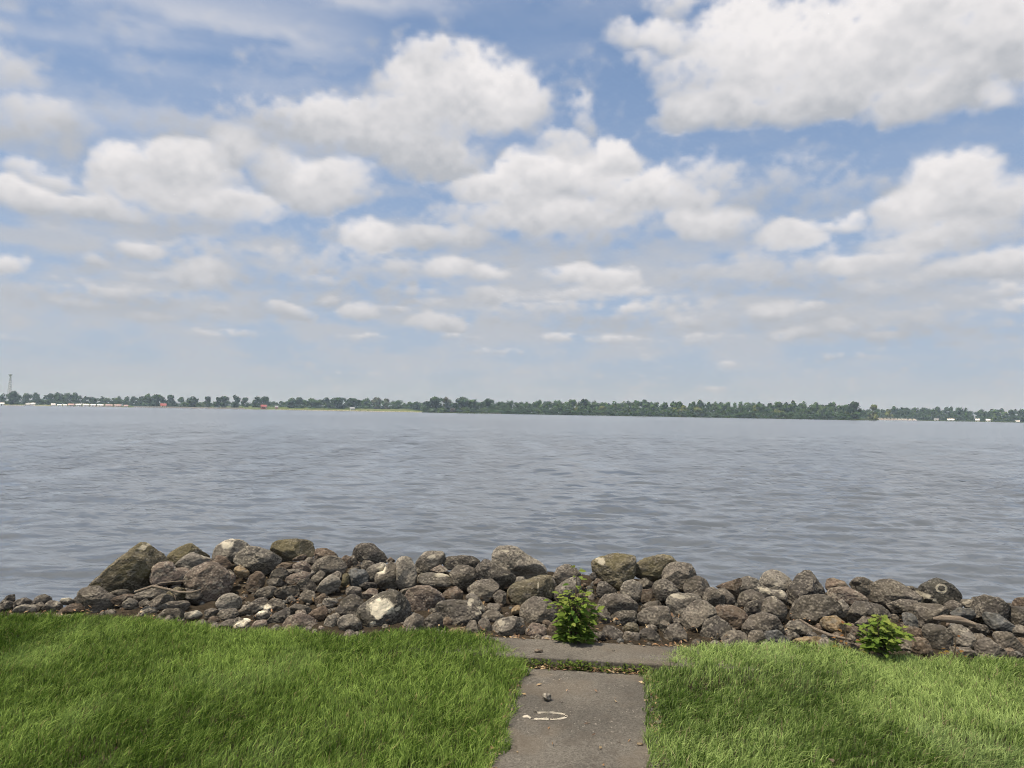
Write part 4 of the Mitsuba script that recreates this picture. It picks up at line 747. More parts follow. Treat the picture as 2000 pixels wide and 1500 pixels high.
    (1.222, 6.372, 0.118, 10.9, 14.1, 0.042, 'g', 1, 3, 'small grey flat stone directly above the large plain lower boulder', '100 97 78 50 39 35 35 39 42 50 69 114 75 42 31 27 27 29 35 50'),
    (1.204, 6.138, 0.078, 11.1, 15.0, 0.083, 'g', 0, 3, 'large plain grey boulder in the lower bank right of the path', '138 140 142 121 102 90 87 94 111 125 158 147 126 113 108 94 91 97 117 129'),
    (1.477, 6.333, 0.139, 13.1, 13.9, 0.085, 's', 0, 3, 'boulder with a ragged white top edge above the tall upright boulder', '143 164 144 126 104 95 97 104 121 132 141 126 126 131 133 143 91 81 86 102'),
    (1.536, 6.062, 0.095, 14.2, 14.8, 0.099, 'g', 1, 4, 'tall upright grey boulder in the lower bank', '127 160 164 155 157 156 141 124 122 121 130 137 139 157 175 176 135 93 92 102'),
    (0.821, 5.875, 0.017, 8.0, 16.3, 0.052, 'd', 1, 3, 'medium dark grey stone directly below the pale seamed boulder', '93 78 63 58 58 66 69 79 81 78 83 78 80 72 62 60 63 64 72 93'),
    (0.988, 5.991, 0.034, 9.4, 15.8, 0.040, 'm', 0, 3, 'small olive green stone below left of the large plain lower boulder', '61 57 60 53 45 43 45 48 49 56 69 63 63 52 41 37 37 42 53 73'),
    (0.966, 5.834, 0.007, 9.4, 16.4, 0.040, 'g', 0, 3, 'small grey stone directly below the pale round stone right of the bush', '64 67 60 46 41 40 44 54 65 64 70 66 63 49 41 39 41 49 67 68'),
    (1.107, 5.839, 0.013, 10.7, 16.3, 0.053, 'd', 1, 3, 'medium dark grey stone directly below the large plain lower boulder', '87 79 66 61 62 70 71 74 87 83 85 91 84 69 57 53 54 62 83 109'),
    (1.315, 5.860, 0.024, 12.6, 16.0, 0.061, 'g', 1, 3, 'medium grey stone below left of the tall upright grey boulder', '87 83 77 80 91 87 87 86 81 85 99 98 84 80 80 73 74 84 108 98'),
    (0.354, 5.953, 0.025, 3.4, 16.1, 0.040, 'b', 0, 3, 'small brown upright stone to the right of the pinkish tan stone by the cap', '32 33 38 51 65 57 55 41 36 34 36 42 45 54 58 52 51 56 41 34'),
    (0.793, 6.159, 0.079, 7.3, 15.1, 0.055, 'g', 1, 3, 'medium grey upright stone below left of the pale seamed boulder', '58 53 54 61 78 86 106 109 87 67 54 50 51 58 75 96 101 119 83 66'),
    (0.719, 5.848, 0.005, 7.0, 16.5, 0.040, 'd', 0, 3, 'small dark grey stone below left of the pale round stone right of the bush', '43 40 42 46 39 37 39 46 40 38 40 46 61 41 33 31 31 35 45 52'),
    (1.380, 6.114, 0.059, 12.7, 15.1, 0.040, 'g', 0, 3, 'small grey stone directly below the ragged white edged boulder', '41 38 32 30 32 33 29 28 30 37 54 36 29 26 26 28 36 36 34 35'),
    (0.777, 6.879, 0.246, 6.4, 12.3, 0.040, 'd', 1, 3, 'small dark grey stone to the left of the smooth olive brown crest boulder', '34 30 30 33 41 37 32 31 33 40 36 30 29 30 35 41 35 33 34 39'),
    (-0.279, 5.921, 0.020, -2.7, 16.3, 0.047, 'g', 1, 3, 'medium grey stone below right of the broad dark low boulder', '50 47 49 57 76 80 84 73 61 58 57 55 57 67 69 70 77 79 81 59'),
    (-0.176, 5.955, 0.025, -1.7, 16.1, 0.048, 'g', 0, 3, 'medium grey stone to the left of the fractured stone by the concrete cap', '56 52 51 55 67 85 78 80 75 60 55 55 58 60 70 73 75 86 78 62'),
    (1.261, 6.016, 0.045, 11.8, 15.5, 0.040, 'g', 1, 3, 'small grey stone below right of the large plain lower boulder', '45 56 48 45 48 48 47 50 47 40 38 40 47 55 51 52 48 40 37 39'),
    (1.776, 6.461, 0.162, 15.4, 13.3, 0.067, 'g', 1, 3, 'medium grey stone below right of the boulder where the crest steps down', '92 98 86 84 91 101 98 101 92 92 103 95 86 86 96 92 90 97 111 96'),
    (1.896, 6.497, 0.172, 16.3, 13.1, 0.049, 'g', 0, 3, 'medium grey stone below left of the sloping brownish crest slab', '69 60 52 50 53 63 78 85 106 74 53 44 43 47 58 84 80 84 94 76'),
    (1.991, 6.635, 0.215, 16.7, 12.5, 0.062, 'b', 1, 3, 'long brownish slab sloping on the crest at the dip right of centre', '77 88 108 121 85 69 64 65 73 93 145 77 70 70 77 98 98 99 81 75'),
    (2.139, 6.655, 0.227, 17.8, 12.3, 0.071, 's', 0, 3, 'medium pale speckled stone to the right of the sloping brownish crest slab', '126 109 106 99 92 94 90 92 104 101 102 115 139 98 59 59 65 81 118 120'),
    (2.411, 6.744, 0.252, 19.7, 11.8, 0.085, 's', 0, 3, 'round speckled boulder with a pale spot on the right crest', '148 132 111 104 104 104 115 116 123 129 141 150 124 104 96 93 101 114 123 150'),
    (2.318, 6.531, 0.186, 19.5, 12.7, 0.059, 'w', 0, 3, 'white blotched stone below the round speckled crest boulder', '115 97 85 57 47 43 47 64 111 124 122 99 67 51 45 44 49 67 129 119'),
    (2.618, 6.587, 0.224, 21.7, 12.1, 0.109, 'd', 1, 4, 'peaked dark boulder on the right crest', '181 144 135 144 167 182 159 136 122 125 145 188 192 178 142 127 116 118 137 193'),
    (2.611, 6.568, 0.200, 21.7, 12.4, 0.054, 'k', 0, 3, 'medium bluish grey stone directly below the peaked dark boulder', '118 90 73 67 67 68 63 65 75 81 82 92 99 82 61 53 51 54 64 80'),
    (2.096, 6.472, 0.161, 17.9, 13.1, 0.069, 'g', 1, 3, 'medium grey flat stone below right of the sloping brownish crest slab', '140 121 100 85 81 80 76 79 93 104 118 143 117 85 70 63 64 71 90 115'),
    (2.079, 6.307, 0.125, 18.2, 13.8, 0.055, 'd', 1, 3, 'medium dark grey stone below left of the white blotched stone', '89 101 91 82 74 63 60 63 73 75 82 101 98 88 68 58 55 57 67 88'),
    (2.232, 6.268, 0.129, 19.6, 13.7, 0.071, 'g', 0, 3, 'medium grey stone directly below the white blotched stone', '103 105 92 87 92 106 101 107 105 102 110 124 92 79 79 87 109 113 110 112'),
    (1.651, 5.920, 0.045, 15.6, 15.5, 0.081, 'd', 1, 3, 'large dark grey stone below left of the rusty brown boulder', '137 121 113 103 105 118 109 109 115 111 117 139 130 124 100 91 92 103 114 132'),
    (1.832, 6.147, 0.097, 16.6, 14.4, 0.082, 'b', 0, 3, 'rusty brown boulder in the gap right of the tall upright boulder', '136 127 111 100 99 97 97 107 134 137 142 132 99 86 83 93 120 122 122 135'),
    (2.047, 6.011, 0.066, 18.8, 14.9, 0.090, 'g', 1, 4, 'large grey stone above left of the bluish grass edge boulder', '162 143 140 117 105 104 101 109 132 140 153 161 166 113 91 84 85 96 126 168'),
    (1.763, 5.805, 0.016, 16.9, 16.0, 0.057, 'g', 1, 3, 'medium grey flat stone directly below the rusty brown boulder', '102 91 91 74 63 60 63 74 78 88 113 107 85 63 54 52 55 65 91 104'),
    (1.927, 5.807, 0.023, 18.4, 15.8, 0.047, 'g', 0, 3, 'medium grey stone to the left of the bluish grass edge boulder', '76 69 71 80 68 61 61 68 61 58 62 74 78 77 66 63 63 57 57 64'),
    (2.064, 5.768, 0.018, 19.7, 15.8, 0.065, 'k', 1, 3, 'round bluish grey boulder at the grass edge right of the path', '114 98 83 79 83 79 78 84 101 100 109 115 112 78 65 61 63 73 97 128'),
    (2.555, 6.259, 0.137, 22.2, 13.4, 0.113, 'd', 1, 4, 'large tilted dark boulder overhanging the tan stone', '234 215 187 158 135 121 121 133 142 165 186 211 198 169 149 142 122 92 98 138'),
    (2.812, 6.292, 0.135, 24.1, 13.2, 0.051, 's', 0, 3, 'medium pale speckled stone directly below the sharp edged brown crest stone', '72 64 62 62 68 86 84 76 71 61 59 62 74 88 77 71 65 66 74 92'),
    (2.331, 5.989, 0.058, 21.3, 14.8, 0.052, 'w', 0, 3, 'oval pale speckled stone under the large tilted dark boulder', '102 84 73 63 54 51 54 63 87 91 103 81 72 72 59 54 54 61 78 92'),
    (2.634, 6.051, 0.074, 23.5, 14.2, 0.058, 't', 0, 3, 'yellowish tan rounded stone', '99 92 77 73 75 67 66 72 88 98 109 95 74 67 65 62 65 77 105 98'),
    (2.318, 5.771, 0.019, 21.9, 15.6, 0.048, 't', 0, 3, 'medium tan flat stone below right of the oval pale speckled stone', '117 121 74 49 39 36 35 38 45 63 107 123 75 50 40 36 34 36 43 60'),
    (2.447, 5.716, 0.011, 23.2, 15.6, 0.050, 'w', 1, 3, 'pale fractured stone at the grass edge left of the reddish seedling', '85 75 67 67 70 62 60 65 67 70 82 89 85 61 52 50 52 61 85 82'),
    (2.594, 5.694, 0.005, 24.5, 15.6, 0.040, 'g', 1, 3, 'small grey flat stone to the right of the fractured grass edge stone', '61 56 47 38 34 34 38 48 52 54 63 79 45 33 29 28 30 36 51 76'),
    (2.936, 6.677, 0.237, 23.7, 11.7, 0.059, 'b', 1, 3, 'angular brown stone with a sharp left edge on the right crest', '105 85 78 68 64 67 78 87 108 93 90 95 85 80 70 64 65 73 93 109'),
    (3.161, 6.651, 0.242, 25.4, 11.6, 0.069, 'g', 1, 3, 'medium grey stone directly above the flat dark stone behind the smaller bush', '128 108 94 84 84 86 85 93 102 109 130 109 88 79 76 81 96 100 99 109'),
    (2.961, 6.522, 0.189, 24.4, 12.3, 0.078, 'p', 0, 3, 'medium pinkish grey flat stone below right of the sharp edged brown crest stone', '159 111 89 80 79 86 85 92 112 156 172 137 92 71 63 62 68 82 112 175'),
    (3.363, 6.550, 0.212, 27.2, 11.8, 0.111, 'g', 0, 4, 'wide grey boulder on the right crest behind the smaller bush', '229 159 125 128 129 127 127 142 159 184 210 210 159 120 104 100 103 119 159 222'),
    (3.361, 6.336, 0.152, 27.9, 12.6, 0.066, 'g', 1, 3, 'medium grey flat stone above left of the slate triangular stone', '126 116 118 87 70 64 64 70 78 101 152 129 123 65 47 42 49 68 117 117'),
    (2.983, 6.212, 0.134, 25.6, 13.2, 0.083, 'd', 1, 3, 'wide flat dark stone directly behind the smaller bush', '203 182 129 97 84 81 86 103 119 123 138 159 185 159 55 33 26 31 42 78'),
    (3.750, 6.531, 0.215, 29.9, 11.5, 0.108, 'y', 0, 4, 'dark boulder marked with a white ring on the right crest', '185 170 158 144 140 145 128 126 137 154 186 199 182 133 113 107 113 133 160 185'),
    (3.576, 6.621, 0.229, 28.4, 11.4, 0.040, 'g', 1, 3, 'small grey flat stone to the right of the wide right crest boulder', '77 52 41 36 36 34 34 38 48 75 64 42 34 31 31 34 44 53 54 60'),
    (3.510, 6.211, 0.131, 29.5, 12.8, 0.081, 'g', 1, 3, 'large grey stone directly below the white ringed boulder', '148 151 123 112 92 85 86 98 128 127 135 129 137 120 97 88 87 87 97 124'),
    (3.767, 6.327, 0.155, 30.8, 12.2, 0.046, 'g', 0, 3, 'small grey stone below right of the white ringed boulder', '64 78 72 63 60 65 60 59 63 71 63 63 70 80 64 57 57 63 61 60'),
    (3.945, 6.392, 0.170, 31.7, 11.9, 0.040, 's', 0, 3, 'small pale speckled stone to the left of the tall dark boulder far right', '59 52 52 57 48 43 42 46 56 83 61 51 48 46 43 44 50 60 59 65'),
    (3.795, 6.227, 0.127, 31.4, 12.6, 0.051, 'k', 1, 3, 'medium bluish grey stone directly above the speckled boulder above the reddish seedling', '90 84 87 69 57 53 54 62 66 75 97 89 84 64 56 55 59 60 65 79'),
    (4.030, 6.266, 0.160, 32.7, 12.0, 0.090, 'd', 0, 4, 'tall dark round boulder near the right edge of the picture', '142 157 140 132 115 112 120 119 127 124 124 136 168 155 116 93 91 99 121 143'),
    (4.226, 6.320, 0.157, 33.8, 11.8, 0.040, 'g', 1, 3, 'small grey stone to the right of the tall dark boulder far right', '42 41 44 53 50 45 44 48 60 46 39 37 39 46 63 51 45 45 49 48'),
    (4.403, 6.398, 0.176, 34.5, 11.5, 0.047, 'b', 0, 3, 'small brown stone above right of the speckled boulder above the reddish seedling', '74 72 63 62 67 62 60 64 65 66 74 86 73 63 53 50 52 60 80 78'),
    (4.234, 6.174, 0.127, 34.4, 12.2, 0.062, 'd', 0, 3, 'medium dark grey stone to the right of the speckled boulder above the reddish seedling', '87 92 89 84 87 85 84 92 86 84 91 102 89 86 91 80 78 84 102 92'),
    (3.973, 6.048, 0.098, 33.3, 12.9, 0.066, 'k', 1, 3, 'medium bluish grey stone below right of the tall dark boulder far right', '110 81 68 65 68 78 84 102 134 131 101 76 65 61 63 73 98 108 134 120'),
    (3.533, 5.830, 0.051, 31.2, 14.0, 0.069, 's', 0, 3, 'round speckled boulder above the small reddish seedling on the far right', '103 92 92 87 86 96 101 99 107 102 104 101 90 89 95 87 89 101 112 108'),
    (3.323, 5.782, 0.055, 29.9, 14.3, 0.079, 'd', 1, 3, 'tall dark boulder right of the smaller bush', '99 108 102 103 116 116 120 131 121 116 98 93 97 102 110 133 124 129 114 101'),
    (3.779, 6.001, 0.074, 32.2, 13.3, 0.040, 'g', 1, 3, 'small grey flat stone below left of the tall dark boulder far right', '71 70 60 45 40 39 42 50 59 63 77 68 53 47 47 43 42 45 54 77'),
    (3.674, 5.826, 0.041, 32.2, 13.9, 0.040, 'g', 0, 3, 'small grey stone directly below the tall dark boulder far right', '69 56 47 45 47 44 43 46 55 49 47 49 58 57 45 40 40 38 41 49'),
    (3.654, 5.673, 0.016, 32.8, 14.4, 0.059, 'g', 1, 3, 'medium grey stone to the right of the tall boulder beside the smaller bush', '110 80 68 65 68 80 79 81 93 91 98 111 89 66 57 55 59 70 100 113'),
    (3.847, 5.745, 0.037, 33.8, 13.9, 0.063, 'g', 1, 3, 'second grey stone below right of the tall dark boulder far right', '89 73 67 68 78 81 85 100 114 118 88 72 66 67 75 84 87 99 121 110'),
    (3.285, 6.086, 0.096, 28.4, 13.4, 0.048, 'k', 1, 3, 'slate dark triangular stone above and right of the smaller bush', '53 47 46 50 62 73 73 82 89 68 61 59 65 59 54 55 62 80 110 69'),
    (3.203, 5.904, 0.051, 28.5, 14.2, 0.055, 'b', 0, 3, 'medium brown flat stone directly below the slate triangular stone', '97 83 76 59 52 51 56 69 91 101 115 89 65 55 53 52 54 62 82 134'),
    (3.054, 5.717, 0.020, 28.1, 14.9, 0.047, 'g', 1, 3, 'medium grey stone to the left of the tall boulder beside the smaller bush', '69 65 68 78 65 59 59 65 62 62 70 76 76 69 59 56 59 63 65 76'),
    (3.131, 5.656, 0.019, 29.0, 15.0, 0.054, 'b', 0, 3, 'medium brown stone below left of the tall boulder beside the smaller bush', '66 61 62 71 79 75 79 89 78 76 81 74 72 68 64 66 76 97 90 81'),
    (3.346, 6.046, 0.081, 29.0, 13.6, 0.040, 'g', 1, 3, 'small grey stone to the right of the slate triangular stone', '30 29 31 32 29 28 30 37 55 44 32 27 24 22 22 25 33 53 47 35'),
    (3.410, 5.604, 0.000, 31.3, 14.9, 0.048, 'g', 1, 3, 'medium grey flat stone directly below the speckled boulder above the reddish seedling', '95 78 66 62 50 45 45 50 63 99 91 85 70 51 43 41 43 51 70 94'),
    (2.228, 5.830, 0.025, 20.9, 15.5, 0.040, 'd', 1, 3, 'small dark grey stone below left of the oval pale speckled stone', '43 52 45 43 46 45 38 36 37 43 40 41 47 52 44 42 40 35 33 36'),
    (4.096, 5.962, 0.067, 34.5, 13.1, 0.044, 'g', 1, 3, 'third grey stone below right of the tall dark boulder far right', '74 77 57 49 47 50 54 57 67 86 71 66 68 55 46 44 46 55 75 78'),
    (2.855, 6.041, 0.083, 25.3, 14.0, 0.040, 'g', 0, 3, 'small grey stone below left of the flat dark stone behind the smaller bush', '45 60 60 67 76 49 39 35 35 39 49 63 59 62 72 54 41 36 35 37'),
    (2.740, 5.903, 0.046, 24.9, 14.7, 0.040, 'b', 0, 3, 'small brown upright stone above right of the fractured grass edge stone', '31 31 35 44 58 50 49 53 43 35 33 33 38 50 50 48 50 59 43 34'),
    (3.731, 6.075, 0.085, 31.6, 13.1, 0.040, 'g', 1, 3, 'small grey flat stone above right of the tall boulder beside the smaller bush', '52 47 47 42 34 30 31 34 43 68 56 46 42 41 34 31 32 36 48 65'),
    (1.619, 6.458, 0.146, 14.1, 13.5, 0.040, 'g', 0, 3, 'small grey stone directly below the boulder where the crest steps down', '52 57 54 52 56 57 47 43 44 50 57 55 58 62 49 44 43 48 58 52'),
    (4.037, 6.450, 0.186, 32.0, 11.6, 0.040, 'g', 1, 3, 'small grey upright stone above left of the tall dark boulder far right', '29 28 30 35 42 36 34 36 38 30 26 26 28 34 50 38 32 31 33 33'),
    (3.958, 5.729, 0.030, 34.6, 13.9, 0.041, 'b', 0, 3, 'fourth brown stone below right of the tall dark boulder far right', '46 48 56 66 57 54 57 66 73 53 46 44 46 54 65 61 65 76 56 48'),
    (2.656, 5.782, 0.029, 24.7, 15.1, 0.040, 'g', 0, 3, 'small grey upright stone below right of the large tilted dark boulder', '39 41 39 41 48 65 51 42 39 39 44 57 45 40 40 44 56 58 45 40'),
]
ICO = {s: trimesh.creation.icosphere(subdivisions=s) for s in (1, 2, 3, 4)}
def rock_mesh(x, y, z, head, tilt, depth, ang, sub, radii, g):
    D = ICO[sub].vertices.copy(); F = ICO[sub].faces
    h, t = math.radians(head), math.radians(tilt)
    e2 = np.array([math.sin(h) * math.cos(t), math.cos(h) * math.cos(t), -math.sin(t)])
    e1 = np.array([math.cos(h), -math.sin(h), 0]); e3 = np.cross(e1, e2)
    a, b, c = D[:, 0], D[:, 1], D[:, 2]                    # right, up, away
    th = np.arctan2(b, a); n = len(radii)
    tt = (th / (2 * np.pi) * n) % n; i0 = tt.astype(int) % n; fr = tt - np.floor(tt)
    R = np.array(radii); r = R[i0] * (1 - fr) + R[(i0 + 1) % n] * fr
    k = 2.9
    rho = np.hypot(a, b); s = (np.abs(rho) ** k + np.abs(c) ** k) ** (-1 / k)
    P = np.stack([np.cos(th) * rho * s * r, np.sin(th) * rho * s * r, c * s * depth], -1)
    size = R.mean()
    for _ in range(9 if ang else 7):                       # worn flats on the face, never cutting the outline much
        d = g.normal(size=3); d[2] = -abs(d[2]) - .7; d /= np.linalg.norm(d)
        q = P @ d; lim = q.max() * g.uniform(.58, .86) if ang else q.max() * g.uniform(.68, .90)
        P -= np.clip(q - lim, 0, None)[:, None] * d * (.95 if ang else .8) * np.clip(.35 + 1.1 * np.abs(c), 0, 1)[:, None]
    o = g.uniform(0, 50, 3)
    u = P / np.linalg.norm(P, axis=1, keepdims=True)
    P += u * ((meshkit.fbm(P / size * 1.6 + o, 3, 1) - .5) * size * .20 + (meshkit.fbm(P / size * 6 + o, 3, 2) - .5) * size * .09)[:, None]
    return (P[:, :1] * e1 + P[:, 1:2] * e2 * 0 + P[:, 1:2] * e3 + P[:, 2:] * e2) + [x, y, z], F
for i, (x, y, z, head, tilt, depth, tone, ang, sub, lab, rad) in enumerate(ROCKS):
    g = np.random.default_rng(500 + i)
    v, f = rock_mesh(x, y, z, head, tilt, depth, ang, sub, [int(a) / 1000 for a in rad.split()], g)
    k = thing('boulder' if sub == 4 else 'stone', lab, 'boulder' if sub == 4 else 'stone', 'stones of the shore bank')
    put(k, (v, f), 'rock_material', smooth=True, uv=np.tile([TONES.index(tone) + .02 + .9 * g.random(), 0.], (len(v), 1)))

# small stones and litter filling the gaps
foot, crest = np.array(BANK_FOOT), np.array(BANK_CREST)
def on_bank(g, n, lo=0., hi=1.):
    s = g.uniform(6, len(foot) - 7, n); t = g.uniform(lo, hi, n); i = s.astype(int); fr = s - i
    L = lambda A: A[i] * (1 - fr)[:, None] + A[i + 1] * fr[:, None]
    f, c = L(foot), L(crest)
    return W(f[:, 0] + (c[:, 0] - f[:, 0]) * t, f[:, 1] + .02 + (c[:, 1] - f[:, 1]) * t, (c[:, 2] - .10 + .06 * t) * t - .03)
g = np.random.default_rng(31)
P = on_bank(g, 1600); V, F, UV = [], [], []
for i, p in enumerate(P):
    b = ICO[1]; s = g.uniform(.008, .03) if g.random() < .55 else g.uniform(.03, .062)
    v = b.vertices * g.uniform(.6, 1.1, 3) * s * (1 + .3 * (meshkit.noise(b.vertices * 1.7 + i) - .5))[:, None]
    v = v @ trimesh.transformations.random_rotation_matrix(g.random(3))[:3, :3] + p + [0, .02, g.uniform(-.03, .01)]
    V.append(v); F.append(b.faces + 42 * i); UV.append(np.tile([g.choice([0, 1, 1, 1, 2, 4, 8]) + .02 + .9 * g.random(), 0.], (42, 1)))
stuff('gravel', (np.vstack(V), np.vstack(F)), 'rock_material', 'small stones and gravel filling the gaps between the boulders', 'gravel', smooth=True, uv=np.vstack(UV))

def flakes(P, lo, hi, cols, g, lift=.02, flat=.5):
    n = len(P); a = g.uniform(0, 6.28, n); up = g.normal(0, flat, n)
    d = np.stack([np.cos(a), np.sin(a), up], -1); e = np.stack([-np.sin(a), np.cos(a), g.normal(0, flat, n)], -1)
    L = g.uniform(lo, hi, n)[:, None]; w = L * g.uniform(.12, .5, n)[:, None]
    P = P + np.stack([np.zeros(n), np.zeros(n), g.uniform(0, lift, n)], -1)
    V = np.stack([P - d * L, P - e * w, P + d * L, P + e * w + [0, 0, .004]], 1).reshape(-1, 3)
    i = np.arange(n)[:, None] * 4
    C = np.array(cols)[g.integers(0, len(cols), n)] * g.uniform(.6, 1.3, n)[:, None]
    return V, np.vstack([i + [0, 1, 2], i + [0, 2, 3]]), np.repeat(C, 4, 0)
DRY = [(.30, .22, .13), (.22, .14, .08), (.36, .29, .19), (.15, .10, .07), (.27, .18, .12)]
P = on_bank(g, 5200); P = P[meshkit.fbm(P * 2.6, 3, 6) + g.normal(0, .06, len(P)) > .57]
v, f, c = flakes(P, .006, .022, DRY, g, .07)
stuff('leaf_litter', (v, f), 'litter_material', 'dry tan leaves and twigs caught between the boulders', 'leaf litter', color=c)

# ------------------------------------------------------------------ lawn
LAWN_LEFT = [(-5.97, 6.18), (-4.17, 6.14), (-3.54, 6.13), (-2.88, 6.08), (-2.25, 5.87), (-1.55, 5.77), (-1.14, 5.73), (-0.55, 5.68), (-0.35, 5.65), (-0.18, 5.58), (-0.02, 5.47), (0.08, 5.34), (0.12, 5.19), (0.07, 4.77), (0.03, 4.34), (-0.03, 3.91), (-0.06, 3.72), (-0.21, 2.53), (-6.58, 1.22)]
LAWN_RIGHT = [(4.76, 1.22), (0.57, 2.56), (0.72, 3.75), (0.76, 4.10), (0.85, 4.52), (0.91, 4.95), (0.95, 5.18), (0.98, 5.22), (1.12, 5.29), (1.30, 5.39), (1.60, 5.46), (1.91, 5.49), (2.83, 5.44), (3.75, 5.44), (5.27, 5.39)]

def grass_blades(poly, density, seed, tint, side):
    g = np.random.default_rng(seed); S = shapely.Polygon(poly).buffer(0)
    x0, y0, x1, y1 = S.buffer(.07).bounds; n = int((x1 - x0) * (y1 - y0) * density)
    p = np.stack([g.uniform(x0, x1, n), g.uniform(y0, y1, n)], -1)
    p = p[shapely.contains_xy(S.buffer(.07), p[:, 0], p[:, 1])]
    away = shapely.distance(shapely.points(p), S)                    # a ragged edge creeping over the concrete
    p = p[away < .06 * np.clip(meshkit.fbm(np.c_[p * 8, np.zeros(len(p))], 3, 59) - .42, 0, 1) * 2.2 + 1e-6]
    p = p[meshkit.noise(np.c_[p * 11, np.zeros(len(p))], 58) * .5 + .62 > g.random(len(p))]
    p = p[(p[:, 1] > 2.9) & (np.abs(p[:, 0]) < .78 * p[:, 1] + 1.0)]
    keep = np.where(np.abs(p[:, 0]) < .70 * p[:, 1] + .15, 1.0, .5); p = p[g.random(len(p)) < keep]
    p3 = np.c_[p, np.zeros(len(p))]
    a, b, tuft = meshkit.fbm(p3 * 1.1, 3, 50), meshkit.fbm(p3 * 3.4 + 7, 3, 51), meshkit.noise(p3 * 14, 52)
    fine = meshkit.noise(p3 * 32, 53); n = len(p)
    h = g.uniform(.038, .086, n) * (.72 + .55 * b) * (.82 + .36 * tuft)
    edge = shapely.distance(shapely.points(p), S.exterior)
    h *= np.where(edge < .06, .95, 1.0)
    lean_dir = math.radians(5 if side > 0 else 25) + 2.2 * (a - .5) * 2 + (tuft - .5) * 2.2 + g.normal(0, .85, n)
    lean = np.clip(.52 + .7 * (b - .5) + g.normal(0, .30, n), .05, 1.35)
    L = np.stack([np.cos(lean_dir), np.sin(lean_dir)], -1)
    wd = g.uniform(.0012, .0028, n) * np.where(g.random(n) < .18, 1.5, 1.0); wa = g.uniform(0, 6.28, n); wv = np.stack([np.cos(wa), np.sin(wa), np.zeros(n)], -1) * wd[:, None]
    v_ = p[:, 0] * math.sin(ANG) + p[:, 1] * math.cos(ANG); u_ = p[:, 0] * math.cos(ANG) - p[:, 1] * math.sin(ANG)
    base = np.c_[p, -.016 + .060 * np.clip((v_ - V_FRONT + .30) / .30, 0, 1) * np.clip((1.9 - np.abs(u_ - .08)) / .3, 0, 1) * np.clip(np.where(u_ > 0, (u_ - .36) / .35, (-.50 - u_) / .38), 0, 1)]
    mid = base + np.c_[L * (h * lean * .32)[:, None], h * .60]
    tip = base + np.c_[L * (h * lean * 1.0)[:, None], h * (1.0 - .22 * lean)]
    V = np.stack([base - wv, base + wv, mid - wv * .85, mid + wv * .85, tip], 1).reshape(-1, 3)
    i = np.arange(n)[:, None] * 5
    F = np.vstack([i + [0, 1, 3], i + [0, 3, 2], i + [2, 3, 4]])
    pale = np.clip(meshkit.fbm(p3 * 2.1 + 40, 4, 57) * 6 - 3.5, 0, 1)
    m = np.clip((.36 if side < 0 else .46) + 1.3 * (a - .5) + .9 * (fine - .5) + .35 * pale + g.normal(0, .34, n), 0, 1)[:, None]  # right lawn starts lighter: sun sheen on leaning blades, put into the colour
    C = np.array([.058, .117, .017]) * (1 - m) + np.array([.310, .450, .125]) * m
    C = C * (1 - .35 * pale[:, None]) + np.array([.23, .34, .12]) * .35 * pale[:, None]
    C = np.where((g.random(n) < .022 + .02 * pale)[:, None], np.array([.28, .27, .13]), C) * tint
    return V, F, np.repeat(np.clip(C, 0, .9), 5, 0)
parts_ = [grass_blades(LAWN_LEFT, 12500, 61, np.array([.92, .92, .9]), -1), grass_blades(LAWN_RIGHT, 12500, 62, np.array([1.15, 1.08, 1.4]), 1)]  # tints paint in sunlight: left lawn darkened, right brightened as if blades caught sun
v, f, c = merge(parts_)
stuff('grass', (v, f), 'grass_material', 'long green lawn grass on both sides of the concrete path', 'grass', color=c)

# weeds and dry bits along the joints
def leaf_shape(kind):
    if kind == 'lobed':
        o = [(0, 0), (.16, .10), (.40, .06), (.30, .26), (.46, .46), (.24, .50), (.20, .72), (.0, 1.0)]
    else:
        o = [(0, 0), (.17, .16), (.27, .36), (.26, .56), (.15, .80), (0, 1.0)]
    n = len(o); mid = [(0, t[1]) for t in o]
    V = [(x, y, -.10 * y * y + .22 * x) for x, y in o] + [(-x, y, -.10 * y * y + .22 * x) for x, y in o] + [(0, y, -.10 * y * y) for _, y in mid]
    F = []
    for i in range(n - 1):
        a, b, ma, mb = i, i + 1, 2 * n + i, 2 * n + i + 1
        F += [[ma, a, b], [ma, b, mb], [n + a, ma, mb], [n + a, mb, n + b]]
    return np.array(V, float), np.array(F)
g = np.random.default_rng(77)
def frame(d, up):
    y = d / np.linalg.norm(d); z = up - y * (up @ y); z /= np.linalg.norm(z) + 1e-9; x = np.cross(y, z)
    return np.stack([x, y, z], 1)
lv, lf = leaf_shape('oval'); out = []
for i in range(900):
    u = g.uniform(-.57, .36); dens = meshkit.fbm(np.array([[u * 5, 0, 0]]), 3, 9)[0]
    if g.random() > .35 + 1.1 * (dens - .3): continue
    p = W(u, g.uniform(5.10, 5.19), g.uniform(-.01, .045)); a = g.uniform(0, 6.28)
    M = frame(np.array([math.cos(a), math.sin(a), g.uniform(.0, .9)]), np.array([g.normal(0, .4), g.normal(0, .4), 1])) * g.uniform(.012, .030)
    out.append((lv @ M.T + p, lf, np.tile(np.array([.085, .125, .03]) * g.uniform(.6, 1.5), (len(lv), 1))))
v, f, c = merge(out)
stuff('weeds', (v, f), 'leaf_material', 'low green weeds growing in the joint between path and cap', 'weeds', color=c)
